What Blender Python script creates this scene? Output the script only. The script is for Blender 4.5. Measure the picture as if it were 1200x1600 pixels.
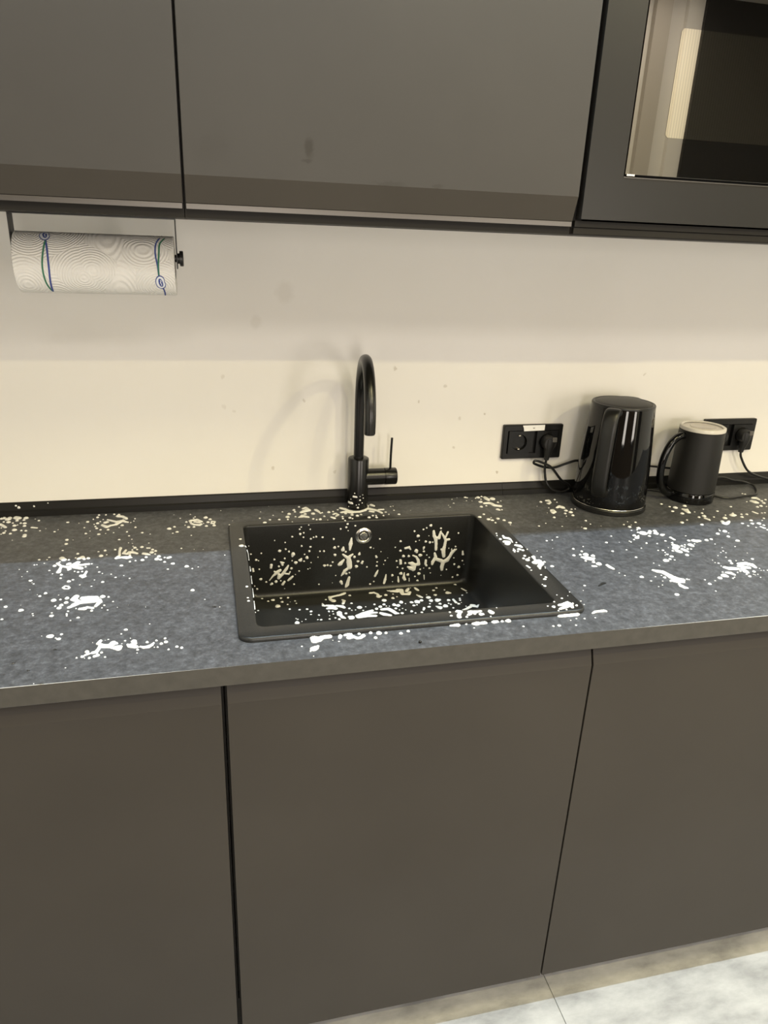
import bpy, bmesh, math, random
import numpy as np
from math import sin, cos, pi, sqrt, asin, atan2
from mathutils import Vector, Matrix
random.seed(7)
for o in list(bpy.data.objects): bpy.data.objects.remove(o)
SC = bpy.context.scene
COL = SC.collection

# ---------------------------------------------------------------- camera
F_PX, PITCH, YAW, ROLL = 1128.57, 0.36886, 0.24769, 0.04187
CAM = Vector((-0.0017, -1.5452, 1.4825))
fw = Vector((sin(YAW)*cos(PITCH), cos(YAW)*cos(PITCH), -sin(PITCH)))
r0 = Vector((cos(YAW), -sin(YAW), 0)); u0 = r0.cross(fw)
rt = r0*cos(ROLL)+u0*sin(ROLL); up = -r0*sin(ROLL)+u0*cos(ROLL)
cd = bpy.data.cameras.new('camera'); cam = bpy.data.objects.new('camera', cd); COL.objects.link(cam)
cd.sensor_fit = 'VERTICAL'; cd.sensor_height = 36.0; cd.lens = F_PX/1600*36; cd.clip_start = 0.02
M3 = Matrix((rt, up, -fw)).transposed(); cam.matrix_world = Matrix.Translation(CAM) @ M3.to_4x4()
SC.camera = cam
# ---------------------------------------------------------------- view, world
vs = SC.view_settings
vs.view_transform = 'Standard'; vs.look = 'None'; vs.gamma = 1.0; vs.use_curve_mapping = False
vs.exposure = -1.58
W = bpy.data.worlds.new('world'); SC.world = W; W.use_nodes = True
W.node_tree.nodes['Background'].inputs[0].default_value = (0.5, 0.47, 0.42, 1)
W.node_tree.nodes['Background'].inputs[1].default_value = 0.05
# ---------------------------------------------------------------- room lamps (ceiling at 2.70)
WARM = (1.0, 0.875, 0.46); COOL = (0.70, 0.86, 1.0); NEUT = (1.0, 0.92, 0.82)
def lamp(name, loc, power, size, col, shape='DISK', sy=None, rot=(0, 0, 0), spread=180):
    l = bpy.data.lights.new(name, 'AREA'); l.energy = power; l.shape = shape; l.size = size; l.color = col
    if sy: l.size_y = sy
    l.spread = math.radians(spread)
    o = bpy.data.objects.new(name, l); o.location = loc; o.rotation_euler = rot; COL.objects.link(o); return o
for x, p in ((-0.25, 10), (0.86, 25), (1.90, 68)):           # warm downlights, row behind the photographer
    lamp('ceiling_downlight', (x, -2.165, 2.685), p, 0.05, WARM)
for x, p in ((-0.25, 14), (0.89, 58), (2.17, 14)):           # warm ceiling panels, nearer row
    lamp('ceiling_panel', (x, -1.38, 2.685), p, 0.55, WARM, 'SQUARE')
lamp('ceiling_linear_light', (0.9, -0.727, 2.685), 190, 3.2, COOL, 'RECTANGLE', 0.014)
for x in (-0.2, 1.0, 2.2):                                   # neutral ceiling panels towards the far wall
    lamp('ceiling_panel', (x, -2.75, 2.685), 36, 0.5, NEUT, 'SQUARE')
for x in (0.15, 1.75):                                       # two narrow fill lamps added at the far wall for frontal light
    lamp('window_daylight', (x, -3.14, 1.25), 62, 0.42, NEUT, 'RECTANGLE', 1.0, (pi/2, 0, 0))

# ---------------------------------------------------------------- materials
def mat(name, col, rough=0.5, metal=0.0, spec=0.5, **kw):
    m = bpy.data.materials.new(name); m.use_nodes = True
    b = m.node_tree.nodes['Principled BSDF']
    b.inputs['Base Color'].default_value = (*col, 1); b.inputs['Roughness'].default_value = rough
    b.inputs['Metallic'].default_value = metal; b.inputs['Specular IOR Level'].default_value = spec
    for k, v in kw.items(): b.inputs[k.replace('_', ' ')].default_value = v
    return m
def nodes(m): return m.node_tree.nodes, m.node_tree.links, m.node_tree.nodes['Principled BSDF']
def noise(m, scale, detail=4, stretch=None, rough=0.55):
    n, l, b = nodes(m)
    tc = n.new('ShaderNodeTexCoord'); t = n.new('ShaderNodeTexNoise')
    t.inputs['Scale'].default_value = scale; t.inputs['Detail'].default_value = detail; t.inputs['Roughness'].default_value = rough
    if stretch:
        mp = n.new('ShaderNodeMapping'); mp.inputs['Scale'].default_value = stretch
        l.new(tc.outputs['Object'], mp.inputs[0]); l.new(mp.outputs[0], t.inputs['Vector'])
    else: l.new(tc.outputs['Object'], t.inputs['Vector'])
    return t.outputs['Fac']
def ramp(m, fac, stops):
    n, l, b = nodes(m); r = n.new('ShaderNodeValToRGB'); e = r.color_ramp.elements
    while len(e) < len(stops): e.new(0.5)
    for q, (p, c) in zip(e, stops): q.position = p; q.color = (*c, 1)
    l.new(fac, r.inputs[0]); return r.outputs[0]
def bump(m, fac, strength, dist):
    n, l, b = nodes(m); bp = n.new('ShaderNodeBump'); bp.inputs['Strength'].default_value = strength; bp.inputs['Distance'].default_value = dist
    l.new(fac, bp.inputs['Height']); l.new(bp.outputs[0], b.inputs['Normal']); return bp
def setcol(m, sock): nodes(m)[1].new(sock, nodes(m)[2].inputs['Base Color'])
def setrough(m, fac, lo, hi):
    n, l, b = nodes(m); mr = n.new('ShaderNodeMapRange'); mr.inputs['To Min'].default_value = lo; mr.inputs['To Max'].default_value = hi
    l.new(fac, mr.inputs['Value']); l.new(mr.outputs[0], b.inputs['Roughness'])
def spots(m, base, col, pts, wob=0.004):
    """stains with a shape of their own: pts = (x, y, z, rx, ry, rz, strength) in object space"""
    n, l, b = nodes(m)
    tc = n.new('ShaderNodeTexCoord'); nz = n.new('ShaderNodeTexNoise'); nz.inputs['Scale'].default_value = 90; nz.inputs['Detail'].default_value = 3
    l.new(tc.outputs['Object'], nz.inputs['Vector'])
    sub = n.new('ShaderNodeVectorMath'); sub.operation = 'SUBTRACT'; sub.inputs[1].default_value = (.5, .5, .5); l.new(nz.outputs['Color'], sub.inputs[0])
    sc = n.new('ShaderNodeVectorMath'); sc.operation = 'SCALE'; sc.inputs['Scale'].default_value = wob*3; l.new(sub.outputs[0], sc.inputs[0])
    ad = n.new('ShaderNodeVectorMath'); ad.operation = 'ADD'; l.new(tc.outputs['Object'], ad.inputs[0]); l.new(sc.outputs[0], ad.inputs[1])
    cur = base
    for (x, y, z, rx, ry, rz, s) in pts:
        mp = n.new('ShaderNodeMapping'); mp.vector_type = 'TEXTURE'; mp.inputs['Location'].default_value = (x, y, z); mp.inputs['Scale'].default_value = (rx, ry, rz)
        l.new(ad.outputs[0], mp.inputs[0])
        ln = n.new('ShaderNodeVectorMath'); ln.operation = 'LENGTH'; l.new(mp.outputs[0], ln.inputs[0])
        mr = n.new('ShaderNodeMapRange'); mr.inputs['From Min'].default_value = 1.0; mr.inputs['From Max'].default_value = 0.5; mr.inputs['To Max'].default_value = s
        l.new(ln.outputs['Value'], mr.inputs['Value'])
        mx = n.new('ShaderNodeMix'); mx.data_type = 'RGBA'; l.new(mr.outputs[0], mx.inputs['Factor']); l.new(cur, mx.inputs['A']); mx.inputs['B'].default_value = (*col, 1)
        cur = mx.outputs['Result']
    return cur

M = {}
m = M['wall'] = mat('wall_paint', (.80, .775, .73), .75, spec=.25)
c = ramp(m, noise(m, 2.2, 5), [(.3, (.79, .765, .72)), (.7, (.83, .805, .765))])
WALL_SPECKS = [(x, 0, z, r, .05, r*1.2, s) for x, z, r, s in ((.03, 1.188, .0045, .22), (.03, 1.125, .005, .16), (.05, 1.115, .004, .18), (.20, 1.135, .004, .35), (.13, .985, .004, .4), (.16, 1.36, .022, .12), (.10, 1.30, .014, .12), (.40, 1.205, .004, .4), (.55, 1.02, .004, .35), (.56, 1.09, .004, .3), (.62, 1.10, .003, .5), (.665, .957, .004, .55), (.52, 1.165, .004, .35), (.46, 1.13, .003, .4), (1.02, 1.19, .004, .35), (.27, .97, .004, .3))]
setcol(m, spots(m, c, (.36, .30, .22), WALL_SPECKS)); bump(m, noise(m, 45, 6), .12, .002)
m = M['room_wall'] = mat('room_wall_paint', (.80, .77, .72), .8, spec=.2); bump(m, noise(m, 60, 4), .1, .002)
m = M['ceiling'] = mat('ceiling_paint', (.82, .81, .78), .85, spec=.2); bump(m, noise(m, 80, 3), .08, .001)
m = M['tile'] = mat('grey_marble_tile', (.6, .6, .6), .42)
setcol(m, ramp(m, noise(m, 7, 8, (1, 2.2, 1), .65), [(.30, (.26, .26, .265)), (.48, (.40, .40, .405)), (.7, (.54, .54, .54))])); setrough(m, noise(m, 12, 4), .32, .5)
M['worn_edge'] = mat('polished_worn_edge', (.62, .62, .63), .3)  # highlight along the worktop's front top edge, painted as a pale bevel
m = M['edging'] = mat('anthracite_edging', (.06, .056, .051), .5, spec=.3)  # worktop front face: weaker frontal light painted in as a darker tone
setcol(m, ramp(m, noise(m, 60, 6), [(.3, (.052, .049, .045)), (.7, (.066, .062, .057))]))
M['grout'] = mat('grout', (.42, .41, .39), .9)
m = M['worktop'] = mat('anthracite_laminate', (.05, .05, .055), .5)
setcol(m, ramp(m, noise(m, 95, 9, (1, 1, 1), .72), [(.34, (.034, .035, .039)), (.52, (.070, .072, .081)), (.70, (.130, .134, .150))])); setrough(m, noise(m, 40, 6), .42, .60); bump(m, noise(m, 260, 4), .12, .0006)
m = M['front'] = mat('charcoal_matt_front', (.0430, .0385, .0350), .52, spec=.18)
c = ramp(m, noise(m, 3, 4), [(.3, (.0430, .0385, .0350)), (.7, (.0490, .0440, .0400))])
setcol(m, c); setrough(m, noise(m, 4, 5), .50, .58); bump(m, noise(m, 900, 2), .05, .0003)
m = M['front_smudge'] = mat('charcoal_matt_front_marked', (.0430, .0385, .0350), .52, spec=.18)
c = ramp(m, noise(m, 3, 4), [(.3, (.0430, .0385, .0350)), (.7, (.0490, .0440, .0400))])
setcol(m, spots(m, c, (.028, .024, .020), [(.1527, -.418, 1.590, .008, .05, .016, .75), (.150, -.418, 1.573, .009, .05, .003, .6), (.02, -.418, 1.58, .028, .05, .022, .12), (.27, -.418, 1.549, .03, .05, .004, .4), (.345, -.418, 1.55, .012, .05, .004, .5)], .004))
setrough(m, noise(m, 4, 5), .50, .58); bump(m, noise(m, 900, 2), .05, .0003)
M['carcass'] = mat('dark_carcass_board', (.016, .0145, .013), .55, spec=.15)
M['edge'] = mat('brushed_edge_band', (.115, .108, .102), .40, 1.0)
M['mw_frame'] = mat('satin_black_steel', (.017, .0155, .014), .34, 0.0, .22)
M['mw_glass'] = mat('smoked_mirror_glass', (.17, .162, .155), .008, 1.0)
m = M['mw_mesh'] = mat('perforated_screen_glass', (.40, .37, .32), .012, 1.0)
n_, l_, b_ = nodes(m); tc = n_.new('ShaderNodeTexCoord'); wv = n_.new('ShaderNodeTexWave'); wv.inputs['Scale'].default_value = 70; l_.new(tc.outputs['Object'], wv.inputs[0])
setcol(m, ramp(m, wv.outputs['Fac'], [(.2, (.33, .31, .27)), (.8, (.40, .375, .32))]))
M['black_gap'] = mat('black_recess', (.004, .004, .004), .8)
m = M['sink'] = mat('black_granite_composite', (.012, .012, .012), .33, spec=.4)
setcol(m, ramp(m, noise(m, 420, 3), [(.35, (.011, .011, .0108)), (.7, (.020, .020, .0195))])); bump(m, noise(m, 500, 3), .15, .0004)
M['chrome'] = mat('chrome', (.82, .80, .76), .26, 1.0)
M['dark_hole'] = mat('dark_hole', (.006, .006, .006), .7)
M['faucet'] = mat('satin_black_metal', (.006, .0058, .0055), .27, 0.0, .45)
M['gloss'] = mat('gloss_black_plastic', (.003, .003, .0032), .04, 0.0, .38)
M['gloss2'] = mat('polished_black_steel', (.055, .054, .053), .10, 1.0)
M['satin'] = mat('satin_black_plastic', (.007, .0068, .0065), .36, spec=.4)
M['matt'] = mat('matt_black_coating', (.0085, .008, .0076), .5, spec=.35)
M['lid'] = mat('matt_black_lid', (.020, .019, .0175), .5)
M['clear_lid'] = mat('frosted_grey_lid', (.50, .46, .42), .25, 0, .5)
M['clear_rim'] = mat('frosted_grey_lid_rim', (.58, .55, .50), .2, 0, .5)
M['socket'] = mat('anthracite_socket_plastic', (.008, .0078, .0075), .36, spec=.4)
M['socket_in'] = mat('socket_insert_plastic', (.006, .006, .006), .3, spec=.4)
M['metal'] = mat('spring_contact_metal', (.75, .68, .55), .3, 1.0)
M['cable'] = mat('black_rubber_cable', (.010, .010, .010), .38)
M['plug'] = mat('black_rubber_plug', (.011, .011, .011), .45)
M['plug_pad'] = mat('grey_plug_grip', (.10, .093, .085), .4)
M['tape'] = mat('white_label_tape', (.86, .85, .82), .5)
M['ink'] = mat('grey_print', (.12, .11, .10), .6)
m = M['paper'] = mat('embossed_kitchen_paper', (.84, .82, .78), .95, spec=.1)
n_, l_, b_ = nodes(m); tc = n_.new('ShaderNodeTexCoord'); vo = n_.new('ShaderNodeTexVoronoi'); vo.inputs['Scale'].default_value = 17; l_.new(tc.outputs['Object'], vo.inputs['Vector'])
ml = n_.new('ShaderNodeMath'); ml.operation = 'MULTIPLY'; ml.inputs[1].default_value = 96; l_.new(vo.outputs['Distance'], ml.inputs[0])
sn = n_.new('ShaderNodeMath'); sn.operation = 'SINE'; l_.new(ml.outputs[0], sn.inputs[0]); nz = noise(m, 420, 2)
ad = n_.new('ShaderNodeMath'); ad.operation = 'ADD'; l_.new(sn.outputs[0], ad.inputs[0]); l_.new(nz, ad.inputs[1]); bump(m, ad.outputs[0], .5, .0009)
M['blue'] = mat('blue_print', (.075, .10, .30), .8, spec=.1); M['green'] = mat('green_print', (.06, .20, .12), .8, spec=.1); M['print_white'] = mat('white_print', (.80, .82, .86), .9, spec=.1)
M['holder'] = mat('black_painted_steel', (.012, .0115, .011), .4)
m = M['foam'] = mat('white_soap_foam', (.80, .795, .78), .5, spec=.3); bump(m, noise(m, 700, 3), .35, .0012)
M['water'] = mat('water', (1, 1, 1), .02, 0, .5, Transmission_Weight=1.0, IOR=1.33)
M['scrap'] = mat('dark_scrap', (.006, .006, .007), .4)
M['trim'] = mat('black_sealing_profile', (.012, .0115, .011), .3, spec=.25)
M['room_door'] = mat('dark_stained_door', (.012, .011, .010), .6)

# ---------------------------------------------------------------- mesh helpers
def obj(name, bm, material, parent=None, smooth=False, bevel=None, angle=35):
    bmesh.ops.recalc_face_normals(bm, faces=bm.faces)
    me = bpy.data.meshes.new(name); bm.to_mesh(me); bm.free()
    for mm in (material if isinstance(material, (list, tuple)) else [material]): me.materials.append(mm)
    o = bpy.data.objects.new(name, me); COL.objects.link(o)
    if parent:
        o.parent = parent; o.matrix_parent_inverse = Matrix.Translation(-Vector(parent.location))
    if smooth:
        me.polygons.foreach_set('use_smooth', [True]*len(me.polygons))
        me.set_sharp_from_angle(angle=math.radians(angle))
    if bevel:
        md = o.modifiers.new('bevel', 'BEVEL'); md.width = bevel; md.segments = 2; md.limit_method = 'ANGLE'; md.angle_limit = math.radians(40)
    return o
def tag(o, label, cat, group=None, kind=None):
    o['label'] = label; o['category'] = cat
    if group: o['group'] = group
    if kind: o['kind'] = kind
    return o
def thing(name, label, cat, loc, group=None):
    o = bpy.data.objects.new(name, None); o.empty_display_size = .05; o.location = loc; COL.objects.link(o); return tag(o, label, cat, group)
def struct(o): o['kind'] = 'structure'; return o
def bx(bm, x0, x1, y0, y1, z0, z1):
    v = [bm.verts.new(p) for p in ((x0, y0, z0), (x1, y0, z0), (x1, y1, z0), (x0, y1, z0), (x0, y0, z1), (x1, y0, z1), (x1, y1, z1), (x0, y1, z1))]
    for f in ((0, 3, 2, 1), (4, 5, 6, 7), (0, 1, 5, 4), (1, 2, 6, 5), (2, 3, 7, 6), (3, 0, 4, 7)): bm.faces.new([v[i] for i in f])
    return bm
def box(*a): return bx(bmesh.new(), *a)
def prism_x(prof, x0, x1, bm=None):
    """closed (y, z) profile pulled along x"""
    bm = bm or bmesh.new()
    a = [bm.verts.new((x0, y, z)) for y, z in prof]; b = [bm.verts.new((x1, y, z)) for y, z in prof]; n = len(prof)
    for i in range(n): bm.faces.new((a[i], a[(i+1) % n], b[(i+1) % n], b[i]))
    bm.faces.new(a); bm.faces.new(b[::-1]); return bm
def lathe(prof, c=(0, 0, 0), axis='z', n=48, bm=None, caps=True):
    """prof = (radius, height); spun about an axis through c"""
    bm = bm or bmesh.new(); rings = []
    def P(r, h, a):
        if axis == 'z': return (c[0]+r*cos(a), c[1]+r*sin(a), c[2]+h)
        if axis == 'x': return (c[0]+h, c[1]+r*cos(a), c[2]+r*sin(a))
        return (c[0]+r*cos(a), c[1]-h, c[2]+r*sin(a))          # heights towards -y
    for r, h in prof:
        if r < 1e-6: rings.append([bm.verts.new(P(0, h, 0))])
        else: rings.append([bm.verts.new(P(r, h, 2*pi*i/n)) for i in range(n)])
    for A, B in zip(rings, rings[1:]):
        for i in range(n):
            j = (i+1) % n
            if len(A) == 1 and len(B) == 1: continue
            if len(A) == 1: bm.faces.new((A[0], B[i], B[j]))
            elif len(B) == 1: bm.faces.new((A[i], A[j], B[0]))
            else: bm.faces.new((A[i], A[j], B[j], B[i]))
    if caps:
        for R in (rings[0], rings[-1]):
            if len(R) > 2: bm.faces.new(R)
    return bm
def catmull(pts, k=10):
    P = [Vector(p) for p in pts]; P = [P[0]*2-P[1]]+P+[P[-1]*2-P[-2]]; out = []
    for i in range(1, len(P)-2):
        for s in range(k):
            t = s/k; a, b, c, d = P[i-1:i+3]
            out.append(.5*((2*b)+(c-a)*t+(2*a-5*b+4*c-d)*t*t+(3*b-a-3*c+d)*t**3))
    out.append(P[-2]); return out
def tube(path, rad, n=14, bm=None, sec=None, up=None, cap=True):
    """tube (or any section given as (a, b) pairs) swept along path with parallel transport"""
    bm = bm or bmesh.new(); path = [Vector(p) for p in path]; rings = []
    T = [(path[min(i+1, len(path)-1)]-path[max(i-1, 0)]).normalized() for i in range(len(path))]
    N = Vector(up) if up else (Vector((0, 0, 1)) if abs(T[0].z) < .9 else Vector((1, 0, 0)))
    for i, p in enumerate(path):
        N = (N-T[i]*N.dot(T[i])).normalized(); B = T[i].cross(N)
        r = rad[i] if isinstance(rad, (list, tuple)) else rad
        S = sec or [(cos(2*pi*q/n), sin(2*pi*q/n)) for q in range(n)]
        rings.append([bm.verts.new(p+N*(a*r)+B*(b*r)) for a, b in S])
    for A, Bq in zip(rings, rings[1:]):
        L = len(A)
        for i in range(L): bm.faces.new((A[i], A[(i+1) % L], Bq[(i+1) % L], Bq[i]))
    if cap: bm.faces.new(rings[0]); bm.faces.new(rings[-1][::-1])
    return bm
def rrect(x0, x1, y0, y1, r, k=8):
    out = []
    for cx, cy, a in ((x1-r, y1-r, 0), (x0+r, y1-r, pi/2), (x0+r, y0+r, pi), (x1-r, y0+r, 3*pi/2)):
        for i in range(k+1): t = a+pi/2*i/k; out.append((cx+r*cos(t), cy+r*sin(t)))
    return out
def loft(rings, bm=None, cap_end=False, cap_start=False):
    bm = bm or bmesh.new(); V = [[bm.verts.new(p) for p in R] for R in rings]
    for A, B in zip(V, V[1:]):
        L = len(A)
        for i in range(L): bm.faces.new((A[i], A[(i+1) % L], B[(i+1) % L], B[i]))
    if cap_end: bm.faces.new(V[-1])
    if cap_start: bm.faces.new(V[0])
    return bm

# ---------------------------------------------------------------- room shell
RX0, RX1, RY0, H = -1.45, 3.40, -3.20, 2.70
struct(obj('wall_back', box(RX0, RX1, 0, .12, 0, H), M['wall']))
struct(obj('wall_left', box(RX0-.12, RX0, RY0, 0, 0, H), M['room_wall']))
struct(obj('wall_right', box(RX1, RX1+.12, RY0, 0, 0, H), M['room_wall']))
struct(obj('wall_front', box(RX0-.12, RX1+.12, RY0-.12, RY0, 0, H), M['room_wall']))
struct(obj('ceiling', box(RX0-.12, RX1+.12, RY0-.12, .12, H, H+.1), M['ceiling']))
floor = struct(obj('floor', box(RX0-.12, RX1+.12, RY0-.12, .12, -.08, -.003), M['grout']))
tile_mesh = None
x = .643-.6*4
while x < RX1:
    for y in (0, -1.2, -2.4):
        x0, x1, y0, y1 = max(x+.0012, RX0), min(x+.6-.0012, RX1), max(y-1.2+.0012, RY0), min(y-.0012, 0)
        if x1-x0 > .02: obj('floor_tile', box(x0, x1, y0, y1, -.003, 0), M['tile'], floor)
    x += .6
dr = struct(obj('door_1', box(2.56, 3.36, RY0, RY0+.05, 0, 2.66), M['room_door']))
struct(obj('trim_3', box(2.47, 2.56, RY0, RY0+.03, 0, 2.66), M['room_wall']))
struct(obj('trim_5', box(RX0, 2.20, RY0, RY0+.02, 0, H), mat('brown_wood_panelling', (.13, .085, .055), .5)))
struct(obj('trim_4', box(2.285, 2.375, RY0, RY0+.035, 0, 2.66), mat('grey_beige_paint', (.52, .48, .42), .7)))
for i, wx in enumerate((.15, 1.75)):                          # casings added around the two fill lamps
    bm = box(wx-.27, wx-.215, RY0+.0205, RY0+.075, .70, 1.80); bx(bm, wx+.215, wx+.27, RY0+.0205, RY0+.075, .70, 1.80)
    bx(bm, wx-.215, wx+.215, RY0+.0205, RY0+.075, .70, .745); bx(bm, wx-.215, wx+.215, RY0+.0205, RY0+.075, 1.755, 1.80)
    struct(obj('window_%d' % (i+1), bm, M['room_door'], bevel=.002))
# sealing profile between worktop and wall, in two lengths
prof = [(0, .9002), (-.0135, .9002), (-.0125, .9115), (-.0105, .9135), (-.009, .9145), (-.0045, .9275), (-.0030, .9290), (0, .9292)]
for i, (a, b) in enumerate(((-1.2, .6795), (.6803, 1.8))): struct(obj('trim_%d' % (i+1), prism_x([(y-.0002, z) for y, z in prof], a, b), M['trim']))

# ---------------------------------------------------------------- worktop
WY = -.6466; WB = .8686
def worktop():
    bm = bmesh.new(); xs = [-1.2, .040, .586, 1.8]; ys = [WY, -.574, -.132, -.0005]
    for z, top in ((.9, 1), (WB, 0)):
        V = [[bm.verts.new((x, y, z)) for x in xs] for y in ys]
        for j in range(3):
            for i in range(3):
                if i == 1 and j == 1: continue
                f = (V[j][i], V[j][i+1], V[j+1][i+1], V[j+1][i]); bm.faces.new(f if top else f[::-1])
        if top: Vt = V
        else: Vb = V
    ring = [(0, 0), (0, 1), (0, 2), (0, 3), (1, 3), (2, 3), (3, 3), (3, 2), (3, 1), (3, 0), (2, 0), (1, 0)]
    hole = [(1, 1), (1, 2), (2, 2), (2, 1)]
    for L in (ring, hole):
        for a, b in zip(L, L[1:]+L[:1]): bm.faces.new((Vb[a[0]][a[1]], Vb[b[0]][b[1]], Vt[b[0]][b[1]], Vt[a[0]][a[1]]))
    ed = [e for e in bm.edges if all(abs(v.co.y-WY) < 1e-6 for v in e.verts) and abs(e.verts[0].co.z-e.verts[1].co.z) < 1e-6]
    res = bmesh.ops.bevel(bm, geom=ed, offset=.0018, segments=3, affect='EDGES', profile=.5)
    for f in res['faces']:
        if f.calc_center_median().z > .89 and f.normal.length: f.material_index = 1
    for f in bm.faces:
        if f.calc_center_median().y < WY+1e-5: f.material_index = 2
    return bm
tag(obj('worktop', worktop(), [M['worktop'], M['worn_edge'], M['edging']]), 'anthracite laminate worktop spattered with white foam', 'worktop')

# ---------------------------------------------------------------- base cabinets
DF, DB = -.6266, -.6086
base_door = [(DF, .0837), (DF, .8225), (-.6125, .8615), (DB, .8625), (DB, .0837)]
def base(label, x0, x1, doors, group='base cabinets'):
    t = thing('base_cabinet', label, 'cabinet', ((x0+x1)/2, -.3, 0), group)
    bm = box(x0+.001, x0+.019, DB+.001, -.03, .0845, .8670); bx(bm, x1-.019, x1-.001, DB+.001, -.03, .0845, .8670)
    bx(bm, x0+.019, x1-.019, DB+.001, -.03, .0845, .1025); bx(bm, x0+.019, x1-.019, -.042, -.03, .1025, .8670)
    bx(bm, x0+.019, x1-.019, DB+.001, DB+.09, .8500, .8670) if label.find('sink') < 0 else None
    obj('carcass', bm, M['carcass'], t)
    obj('plinth', box(x0, x1, -.55, -.535, 0, .0845), M['carcass'], t)
    for a, b in doors: obj('door', prism_x(base_door, a, b), M['front'], t, bevel=.0007)
    return t
base('charcoal base cabinet with the wide black gap beside its door, left of the sink', -1.2, 0, ((-1.198, -.602), (-.598, -.0045)))
base('charcoal base cabinet directly below the sink', 0, .6, ((.0038, .5992),))
base('charcoal base cabinet below the kettle, right of the sink', .6, 1.8, ((.6025, 1.1985), (1.2015, 1.798)))

# ---------------------------------------------------------------- wall cabinets
UF = -.418; XU = -.022
up_door = [(UF, 2.245), (UF, 1.5465), (-.4065, 1.5105), (-.4010, 1.5105), (-.4010, 2.245)]
def wallcab(label, x0, x1, doors, front):
    t = thing('wall_cabinet', label, 'cabinet', ((x0+x1)/2, -.2, 1.491), 'wall cabinets')
    obj('carcass', box(x0+.0005, x1-.0005, -.398, -.001, 1.491, 2.25), M['carcass'], t)
    for a, b in doors:
        d = obj('door', prism_x(up_door, a, b), front, t, bevel=.0006)
        obj('edge_strip', box(a+.0005, b-.001, -.4072, -.4010, 1.5030, 1.5100), M['edge'], d)
wallcab('charcoal wall cabinet above the paper towel roll', XU-1.2, XU, ((XU-1.198, XU-.602), (XU-.598, XU-.0018)), M['front'])
wallcab('charcoal wall cabinet above the faucet with a finger smudge on its door', XU, XU+.6, ((XU+.0022, XU+.5975),), M['front_smudge'])
# microwave housing + microwave
MX0, MX1, MX2 = XU+.6, XU+1.2, XU+1.8
t = thing('microwave_cabinet', 'dark wall cabinet housing the built-in microwave', 'cabinet', ((MX0+MX1)/2, -.2, 1.491), 'wall cabinets')
bm = box(MX0+.0005, MX0+.018, -.398, -.001, 1.491, 2.25); bx(bm, MX1-.018, MX1-.0005, -.398, -.001, 1.491, 2.25)
bx(bm, MX0+.018, MX1-.018, -.398, -.001, 1.491, 1.5085); bx(bm, MX0+.018, MX1-.018, -.398, -.001, 1.966, 1.984); bx(bm, MX0+.018, MX1-.018, -.02, -.001, 1.5085, 1.966); bx(bm, MX0+.018, MX1-.018, -.398, -.001, 2.232, 2.25)
obj('carcass', bm, M['carcass'], t)
obj('base_lip', box(MX0+.002, MX1-.002, -.406, -.3985, 1.4925, 1.5015), M['carcass'], t)
obj('base_rail', box(MX0+.002, MX1-.002, -.408, -.3985, 1.5030, 1.5120), M['carcass'], t)
obj('door', box(MX0+.003, MX1-.003, UF, -.4005, 1.981, 2.245), M['front'], t, bevel=.0007)
obj('side_carcass', box(MX1+.0005, MX2, -.398, -.001, 1.491, 2.25), M['carcass'], t); obj('door', prism_x(up_door, MX1+.003, MX2-.002), M['front'], t, bevel=.0006)  # unseen side unit with door, added to block light from the right
t = thing('microwave', 'built-in microwave with smoked glass door and black frame', 'microwave', ((MX0+MX1)/2, -.2, 1.5085))
fx0, fx1, fz0, fz1 = .5845, 1.1725, 1.5145, 1.977; gx0, gx1, gz0, gz1 = .6480, 1.1090, 1.5790, 1.915
bm = box(fx0, gx0, UF, -.3985, fz0, fz1); bx(bm, gx1, fx1, UF, -.3985, fz0, fz1); bx(bm, gx0, gx1, UF, -.3985, fz0, gz0); bx(bm, gx0, gx1, UF, -.3985, gz1, fz1)
bmesh.ops.remove_doubles(bm, verts=bm.verts, dist=1e-5)
obj('trim_frame', bm, M['mw_frame'], t)
bm = box(gx0+.001, gx0+.0022, UF-.0006, -.400, gz0-.0006, gz0+.0006) ; bx(bm, gx0, gx1, UF-.0007, UF+.002, gz0-.0016, gz0-.0004)
obj('frame_edge', bm, M['edge'], t)
obj('body', box(gx0-.02, gx1+.02, -.3975, -.045, 1.530, 1.955), M['black_gap'], t)
d = obj('door', box(gx0+.0035, gx1-.0035, UF+.003, -.3990, gz0+.0035, gz1-.003), M['mw_glass'], t, bevel=.0006)
wpts = rrect(.711, 1.05, 1.638, 1.784, .006)
obj('window_screen', loft([[(x, UF+.0029, z) for x, z in wpts], [(x, UF+.0024, z) for x, z in wpts]], cap_end=True), M['mw_mesh'], d)
bm = box(gx0+.006, gx0+.020, UF+.0015, UF+.004, gz0+.0015, gz0+.0042); obj('hinge_cap', bm, M['chrome'], t)

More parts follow.
